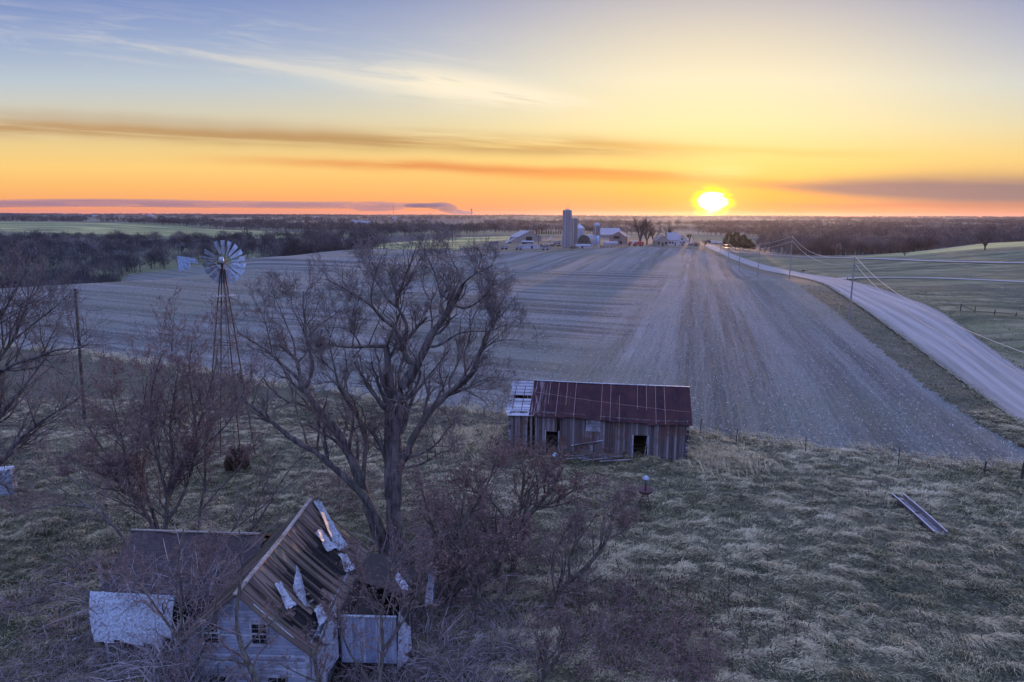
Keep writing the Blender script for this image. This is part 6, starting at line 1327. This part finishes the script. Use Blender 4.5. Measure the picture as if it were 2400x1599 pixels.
# ------------------------------------------------------------------ trees and woods in the distance
M_WOOD = simple('distant_bare_wood', (.022, .022, .026), (.080, .070, .070), .06, .95, bmp=0, world=True, c3=(.17, .145, .12), sc3=.016)
M_WOOD2 = simple('pale_bare_wood', (.16, .145, .13), (.30, .27, .25), .5, .95, bmp=0)
M_EVER = simple('evergreen_needles', (.018, .022, .012), (.055, .055, .025), .6, .95, bmp=0)
def far_tree(rng, h, w, nq, qw, trunk=.3):
    """fuzzy bare crown of thin tapering twigs round a trunk with a few limbs"""
    P = [np.array([[0, 0, -.3], [rng.normal(0, .2), rng.normal(0, .2), h * .35], [rng.normal(0, .5), rng.normal(0, .5), h * .8]])]; R = [np.array([trunk, trunk * .7, trunk * .25])]
    for k in range(5):
        a = rng.uniform(0, 6.28); z = h * rng.uniform(.2, .45); l = w * rng.uniform(.55, .95); P.append(np.array([[0, 0, z], [math.cos(a) * l * .45, math.sin(a) * l * .45, z + h * .22], [math.cos(a) * l * .8, math.sin(a) * l * .8, z + h * .42]])); R.append(np.array([trunk * .55, trunk * .35, trunk * .12]))
    V, Fq = tubes(np.array(P), np.array(R), 3)
    d = nrm(rng.normal(size=(nq, 3))); d[:, 2] = np.abs(d[:, 2]) * .9 - .12; r = rng.uniform(.25, 1, nq) ** .6
    c = d * r[:, None] * np.array([w, w, h * .60]) * (1 + .22 * np.sin(d[:, :1] * 6 + rng.uniform(0, 6)) * np.cos(d[:, 1:2] * 5)) + np.array([0, 0, h * .42])
    dr = nrm(nrm(c - np.array([0, 0, h * .12])) + rng.normal(0, .45, (nq, 3)) + [0, 0, .25]); ln = rng.uniform(.08, .20, nq)[:, None] * h; sd = nrm(np.cross(dr, rng.normal(size=(nq, 3)))) * qw
    V2 = np.stack([c - sd, c + sd, c + dr * ln + sd * .3, c + dr * ln - sd * .3], 1).reshape(-1, 3); return join([(V, Fq), (V2, np.arange(nq * 4).reshape(-1, 4))])
rw = np.random.default_rng(77)
NEAR = [far_tree(rw, *a) for a in ((10, 4.6, 620, .035), (12, 4.2, 640, .04), (8.5, 4.4, 540, .035), (11, 5.2, 680, .04))]
MID = [far_tree(rw, *a) for a in ((10, 4.8, 150, .10), (12, 4.8, 170, .10), (9, 5.0, 140, .10), (11, 5.6, 160, .11))]
LOWT = [far_tree(rw, *a) for a in ((10, 5.5, 46, .32), (12, 6.0, 50, .34), (9, 5.6, 42, .32))]
NEAR_ME = []
for k, (V, Fq) in enumerate(NEAR): NEAR_ME.append(mesh_np('wood_tree', V, Fq))
def wood_mass(name, label, pts, pool, sc, mat):
    n = len(pts); id_ = rw.integers(0, len(pool), n); VV, FF, o = [], [], 0; z = gz(pts[:, 0], pts[:, 1]); a = rw.uniform(0, 6.28, n); s = sc[0] + (sc[1] - sc[0]) * rw.uniform(0, 1, n)
    for k, (V, Fq) in enumerate(pool):
        q = np.where(id_ == k)[0]
        if len(q) == 0: continue
        ca, sa = np.cos(a[q])[:, None], np.sin(a[q])[:, None]; sq = s[q][:, None]; hz = sq * rw.uniform(.85, 1.15, (len(q), 1))
        X = (V[None, :, 0] * ca - V[None, :, 1] * sa) * sq + pts[q, 0:1]; Y = (V[None, :, 0] * sa + V[None, :, 1] * ca) * sq + pts[q, 1:2]; Z = V[None, :, 2] * hz + z[q][:, None]
        VV.append(np.stack([X, Y, Z], -1).reshape(-1, 3)); FF.append((np.arange(len(q))[:, None, None] * len(V) + Fq[None]).reshape(-1, 4) + o); o += len(V) * len(q)
    if VV: stuff(link(name, mesh_np(name, np.concatenate(VV), np.concatenate(FF)), mat), label, 'woods')
def scatter(n, r0, r1, s0, s1):
    s = rw.uniform(s0, s1, n); r = np.sqrt(rw.uniform(r0 * r0, r1 * r1, n)); y = r / np.sqrt(1 + s * s); return s * y, y, r, s
def not_open(x, y):
    m_ = np.ones(len(x), bool)
    for g in GREENS + [FIELD, PAST, YARD]: m_ &= ~inpoly(x, y, g)
    return m_
# the ravine and valley woods: wherever the ground falls away from the ridge
x, y, r, s = scatter(60000, 212, 2300, -1.15, 1.15); z = gz(x, y)
ok = not_open(x, y); nz = fbm(x / 130, y / 130, 91, 3)
left = ok & (s < -.05) & (((r < 780) & (z < -5.5 - 3 * (nz - .45))) | ((r > 1250) & (r < 1900) & (s < -.33) & (nz > .50)) | ((s > -.42) & (r > 700) & (r < 1500) & (nz > .36)))
cent = ok & (s >= -.05) & (s < .36) & (r > 900) & (nz > .47 - .05 * (s > .1)) & (r < 2000)
rght = ok & (s >= .36) & (((r < 1500) & (z < -6.0 - 5 * (nz - .45))) | ((r >= 1200) & (nz > .50)))
dens = np.where(r < 420, 1.0, np.where(r < 800, .75, .42)) * 1.0
keep = rw.uniform(0, 1, len(x)) < dens; sel = (left | cent | rght) & keep
near_i = np.where(sel & (r < 430))[0]
# density of near trees: the sampling above is thin close by, so add more there
xn, yn, rn, sn = scatter(2600, 212, 430, -1.0, .1); zn = gz(xn, yn); okn = not_open(xn, yn) & (zn < -4.5) & (sn < -.10)
xr, yr, rr_, sr = scatter(1200, 400, 560, .40, .95); zr = gz(xr, yr); okr = not_open(xr, yr) & (zr < -6.0)
NX = np.r_[xn[okn], xr[okr]]; NY = np.r_[yn[okn], yr[okr]]; o_ = np.argsort(np.hypot(NX, NY)); NX, NY = NX[o_], NY[o_]
vis = np.abs(NX / NY) < .80; NX, NY = NX[vis], NY[vis]
li = np.where(NX < 0)[0]; ri = np.where(NX >= 0)[0]; pick = np.r_[li[:190], ri[:70]]; rest = np.setdiff1d(np.arange(len(NX)), pick)
for q in pick:
    k = int(rw.integers(0, 4)); pale = rw.uniform() < .07; o = bpy.data.objects.new('wood_tree', NEAR_ME[k] if not pale else NEAR_ME[k].copy()); COL.objects.link(o)
    if not o.data.materials: o.data.materials.append(M_WOOD)
    if pale: o.data.materials.clear(); o.data.materials.append(M_WOOD2)
    sc = rw.uniform(.65, 1.1); o.location = gv(NX[q], NY[q]); o.rotation_euler = (rw.normal(0, .05), rw.normal(0, .05), rw.uniform(0, 6.28)); o.scale = (sc * rw.uniform(.85, 1.15), sc, sc * rw.uniform(.85, 1.2))
    sd_ = 'ravine behind the windmill' if NX[q] < 0 else 'valley right of the road'
    tag(o, ('pale-barked' if pale else 'dark') + ' bare tree at the near wood edge in the ' + sd_, 'tree', ('pale' if pale else 'dark') + ' edge trees of the ' + ('left ravine' if NX[q] < 0 else 'right valley'))
wood_mass('ravine_woods', 'dark bare woods filling the ravine behind the field on the left', np.r_[np.c_[NX, NY][rest][NX[rest] < 0], np.c_[x, y][sel & left & (r > 400) & (r < 800)]], MID, (.7, 1.15), M_WOOD)
wood_mass('far_woods', 'bare woods on the slopes beyond the green strips on the left', np.c_[x, y][sel & left & (r >= 800)], LOWT, (.8, 1.3), M_WOOD)
wood_mass('far_woods', 'brown woods across the valley beyond the farm', np.c_[x, y][sel & cent], LOWT, (.8, 1.3), M_WOOD)
wood_mass('valley_woods', 'dark bare woods in the valley right of the gravel road', np.r_[np.c_[NX, NY][rest][NX[rest] >= 0], np.c_[x, y][sel & rght & (r < 800)]], MID, (.7, 1.2), M_WOOD)
wood_mass('far_woods', 'woods on the far side of the valley on the right', np.c_[x, y][sel & rght & (r >= 800)], LOWT, (.8, 1.35), M_WOOD)
x, y, r, s = scatter(26000, 2000, 7300, -1.0, 1.0); nz = fbm(x / 520, y / 260, 97, 3); hed = (np.abs(((y + .1 * x) / 640) % 1 - .5) < .018) | (np.abs(((x - .2 * y) / 900) % 1 - .5) < .010)
wood_mass('horizon_woods', 'thin dark tree lines and groves out to the horizon', np.c_[x, y][((nz > .52) | (hed & (nz > .40)) | ((r > 5600) & (nz > .40)))], [far_tree(rw, 11, 11, 26, 1.0, .6), far_tree(rw, 13, 12, 28, 1.1, .6)], (.8, 1.3), M_WOOD)
# trees one can tell apart
def near_tree(label, px, py, h, w, mat=M_WOOD, nq=900, nm='bare_tree', twist=None, seed=1):
    rng = np.random.default_rng(seed); p = G(px, py); t = thing(nm, label, 'tree', p); n = 7
    P = [[[0, 0, -.3], [rng.normal(0, .1) * w, rng.normal(0, .1) * w, h * .28]]]; C = []
    a = rng.uniform(0, 6.28, n); pts = np.stack([np.tile([0, 0, h * .18], (n, 1))] + [np.c_[np.cos(a) * w * f * rng.uniform(.6, 1, n), np.sin(a) * w * f * rng.uniform(.6, 1, n), h * (.18 + .75 * f ** .8) * np.ones(n)] for f in (.25, .5, .8)], 1)
    R = np.tile(np.array([.035, .024, .016, .006]) * h, (n, 1)); P2, R2 = grow(rng, pts, R, 8, .5, .7, 4, .15, rmin=.022); P3, R3 = grow(rng, P2, R2, 6, .5, .7, 3, .1, rmin=.015); P4, R4 = grow(rng, P3, R3, 4, .55, .7, 3, .05, rmin=.011)
    V, Fq = join([tubes(np.array([[[0, 0, -.3], [0, 0, h * .10], [0, 0, h * .19]]]), np.array([[.05, .042, .04]]) * h, 8), tubes(pts, R, 6)]); link('trunk', mesh_np('trunk', V, Fq, True), mat, t)
    V, Fq = join([tubes(P2, R2, 4), tubes(P3, R3, 3), tubes(P4, R4, 3)]); link('crown', mesh_np('crown', V, Fq), mat, t); return t
M_OAK = simple('dark_oak_bark', (.03, .026, .025), (.07, .06, .055), 1, .95)
near_tree('gnarled dark bare oak alone on the right pasture hill', 2308, 586, 8.5, 6.5, M_OAK, seed=3)
near_tree('tall bare tree with leaning limbs left of the farm trees', 1500, 575, 18, 9, seed=4); near_tree('bare brown tree glowing in low sun behind the red truck', 1516, 574, 13, 6, seed=5)
near_tree('dense bare tree left of the grey cottage', 1531, 573, 11, 6, seed=6); near_tree('bare tree behind the roof of the white farmhouse', 1562, 568, 15, 9, seed=7); near_tree('thin bare tree behind the gabled wing', 1616, 568, 9, 4, seed=8)
near_tree('bushy bare shrub right of the brown garage', 1652, 578, 5, 4, seed=9, nm='bare_shrub'); near_tree('bare shrub in front of the gabled wing', 1600, 578, 3.5, 3, seed=10, nm='bare_shrub'); near_tree('small dark shrub on the near slope of the right pasture hill', 2120, 600, 3, 4, seed=12, nm='bare_shrub')
near_tree('bare tree at the ravine edge left of the windmill wheel', 426, 597, 9, 4.5, seed=13); near_tree('low bare shrub at the ravine mouth behind the big tree', 835, 583, 5, 5, seed=14, nm='bare_shrub')
def evergreen(px, py, h, w, label, seed):
    rng = np.random.default_rng(seed); p = G(px, py); t = thing('evergreen_tree', label, 'tree', p, 0, 'dark evergreens by the road'); n = 2600
    d = nrm(rng.normal(size=(n, 3))); d[:, 2] = rng.uniform(-.15, 1, n); r = rng.uniform(.3, 1, n) ** .45; prof = np.clip(1.05 - d[:, 2] ** 1.6, .12, 1)
    xy = nrm(d[:, :2]); lump = 1 + .28 * np.sin(np.arctan2(xy[:, 1], xy[:, 0]) * 5 + d[:, 2] * 9)
    c = np.c_[xy * (r * prof * lump * w)[:, None], (d[:, 2] * .9 + .14) * h * (.9 + .15 * lump)]; dr = nrm(np.c_[xy, rng.normal(.1, .4, n)[:, None]]); sd = nrm(np.cross(dr, rng.normal(size=(n, 3)))) * .16
    V = np.stack([c - sd, c + sd, c + dr * .9 + sd * .2, c + dr * .9 - sd * .2], 1).reshape(-1, 3); link('crown', mesh_np('crown', V, np.arange(n * 4).reshape(-1, 4)), M_EVER, t); MB().tube([(0, 0, -.3), (0, 0, h * .8)], [.3, .08], 8).build('trunk', M_OAK, t)
for q, a in enumerate([(1708, 583, 9.5, 4.2, 'tallest dark evergreen of the clump right of the road'), (1724, 585, 10, 4.6, 'broad dark evergreen in the middle of the roadside clump'), (1741, 586, 9, 4.4, 'dark evergreen right of the middle of the roadside clump'), (1755, 587, 6.5, 3.6, 'lowest dark evergreen at the right end of the roadside clump')]): evergreen(*a, 40 + q)
rs_ = np.random.default_rng(50); dd = nrm(rs_.normal(size=(260, 3))); cc = np.c_[dd[:, :2] * (1 - np.abs(rs_.uniform(0, 1, 260)))[:, None] * 1.3, rs_.uniform(.2, 3.6, 260)]; cc[:, :2] *= (1.1 - cc[:, 2:3] / 3.6); sdv = nrm(rs_.normal(size=(260, 3))) * .35
spruce = mesh_np('spruce_tree', np.stack([cc - sdv, cc + sdv * [1, 1, .3], cc + dd * .5 + sdv, cc + dd * .5], 1).reshape(-1, 3), np.arange(1040).reshape(-1, 4))
for q in range(11):
    p = G(1258 + q * 5.6, 549.5 - .1 * q); o = link('spruce_tree', spruce, M_EVER if q == 0 else None); o.location = p; o.scale = (1, 1, .8 + .4 * rs_.uniform()); tag(o, 'small dark spruce in the windbreak row behind the machine shed', 'tree', 'windbreak row of small spruces')
# far farmsteads and towers
def far_barn(px, py, wpx, label, wall=M_WALLW, roof=M_TIN, nm='far_barn'):
    p = G(px, py); k = p.y / .985 / 1600; w = wpx * k; h = min(.30 * w, 7); t = thing(nm, label, 'barn', p, rc.uniform(-.2, .2)); MB().prism([(0, 0), (10, 0), (10, h), (5, h * 1.6), (0, h)], 'x', -w / 2, w / 2).build('wall', wall, t)
    MB().slab([(-w / 2 - .5, -.5, h), (w / 2 + .5, -.5, h), (w / 2 + .5, 5, h * 1.65), (-w / 2 - .5, 5, h * 1.65)], .2).slab([(-w / 2 - .5, 5.01, h * 1.65), (w / 2 + .5, 5.01, h * 1.65), (w / 2 + .5, 10.5, h), (-w / 2 - .5, 10.5, h)], .2).build('roof', roof, t)
for a in ((833, 526, 18, 'pale blue roofed barn on the wooded slope above the big tree'), (850, 531, 34, 'long low blue-grey barn below the pale blue roofed barn'), (925, 515, 12, 'tiny white barn on the slope beneath the radio mast'), (1523, 512, 9, 'tiny white barn far off beyond the grey cottage'), (352, 509, 14, 'tiny white barn on the horizon left of the windmill'), (220, 508, 9, 'tiny white barn on the horizon at the far left'), (2064, 514, 12, 'tiny white barn on the horizon at the right'), (735, 514, 10, 'tiny pale barn far off right of the windmill'), (2275, 562, 12, 'tiny white shed at the wood edge on the right pasture hill')): far_barn(*a)
def tower(px, label, top, kind):
    d = ray(px, 510); D_ = 5200.0; b = gv(d.x / d.y * D_, D_); h = top; t = thing('radio_mast' if kind == 'mast' else 'water_tower', label, 'mast' if kind == 'mast' else 'water tower', b)
    if kind == 'mast':
        m_ = MB()
        for q in range(3): a_ = q * 2.094; m_.bar((2.2 * math.cos(a_), 2.2 * math.sin(a_), 0), (1.5 * math.cos(a_), 1.5 * math.sin(a_), h), .6)
        m_.build('mast', M_OAK, t); g = MB()
        for q in range(16): g.lathe([(1.2, q * h / 16), (2.6, q * h / 16 + .3), (1.2, q * h / 16 + .6)], 6)
        g.build('brace', M_OAK, t)
    else:
        for q in range(5): a_ = q * 1.2566; MB().tube([(6 * math.cos(a_), 6 * math.sin(a_), -2), (4 * math.cos(a_), 4 * math.sin(a_), h - 8)], .5, 6).build('leg', M_CONC2, t)
        MB().lathe([(0, h - 13), (4, h - 11), (6.5, h - 7), (6.5, h - 4), (4, h), (0, h + 1.5)], 18).build('tank', M_CONC2, t, True); MB().tube([(0, 0, 0), (0, 0, h - 11)], .9, 8).build('riser', M_CONC2, t)
tower(922, 'thin radio mast on the horizon between the smoke plumes', 92, 'mast'); tower(1105, 'water tower on the horizon right of the smoke', 60, 'water')

# ------------------------------------------------------------------ drifting smoke, beyond the haze
def smoke(name, label, lobes, dens, col):
    m_ = MB()
    for cx, cz, rx, rz_, ry in lobes:
        n, q = 26, 12; vs = []
        for j in range(q + 1):
            ph = -math.pi / 2 + math.pi * j / q
            for i in range(n):
                a = 2 * math.pi * i / n; f = 1 + .22 * float(vnoise(math.cos(a) * 2.2 + cx * .01, math.sin(ph) * 2.5 + math.sin(a) * 2, 5)) + .10 * float(vnoise(i * .9, j * .9 + cx, 8))
                vs.append((cx + rx * math.cos(ph) * math.cos(a) * f, 9200 + ry * math.cos(ph) * math.sin(a) * f, cz + rz_ * math.sin(ph) * f))
        m_.add(vs, [(j * n + i, j * n + (i + 1) % n, (j + 1) * n + (i + 1) % n, (j + 1) * n + i) for j in range(q) for i in range(n)])
    mt = bpy.data.materials.new(name); mt.use_nodes = True; q_ = NT(mt.node_tree); q_.n.clear(); v = q_.node('ShaderNodeVolumePrincipled'); v.inputs['Color'].default_value = (*col, 1); v.inputs['Density'].default_value = dens; v.inputs['Anisotropy'].default_value = .3
    o_ = q_.node('ShaderNodeOutputMaterial'); q_.l.new(v.outputs[0], o_.inputs['Volume']); o = m_.build(name, mt, None, True); stuff(o, label, 'smoke')
def smp(px, py): d = ray(px, py); k = 9200 / d.y; return d.x * k, H + d.z * k
lob = []
for px, py, w_, h_ in ((-60, 478, 330, 5), (250, 476, 300, 5.5), (520, 479, 300, 5), (760, 481, 260, 5), (880, 484, 60, 7)): a, b = smp(px, py); lob.append((a, b, w_ * 5.75, h_ * 8.5, 260))
smoke('smoke_layer', 'long flat layer of purple smoke low over the left horizon', lob, .0024, (.60, .45, .50))
lob = []
for px, py, w_, h_ in ((1000, 482, 48, 5), (1030, 483, 30, 7.5), (1050, 489, 20, 8), (1066, 496, 18, 5), (1085, 499, 26, 3.5)): a, b = smp(px, py); lob.append((a, b, w_ * 5.75, h_ * 5.75, 180))
smoke('smoke_plume', 'curling smoke plume rising from the horizon right of the radio mast', lob, .0042, (.50, .40, .46))

# ------------------------------------------------------------------ haze
def haze():
    m_ = MB().box(-8300, 8300, -400, 8150, -45, 45); mt = bpy.data.materials.new('evening_haze'); mt.use_nodes = True; q = NT(mt.node_tree); q.n.clear(); v = q.node('ShaderNodeVolumePrincipled')
    v.inputs['Color'].default_value = (.80, .78, .95, 1); v.inputs['Density'].default_value = HAZE; v.inputs['Anisotropy'].default_value = .72
    o = q.node('ShaderNodeOutputMaterial'); q.l.new(v.outputs[0], o.inputs['Volume']); h = m_.build('haze', mt); h['kind'] = 'stuff'
HAZE = 3.3e-5
haze()
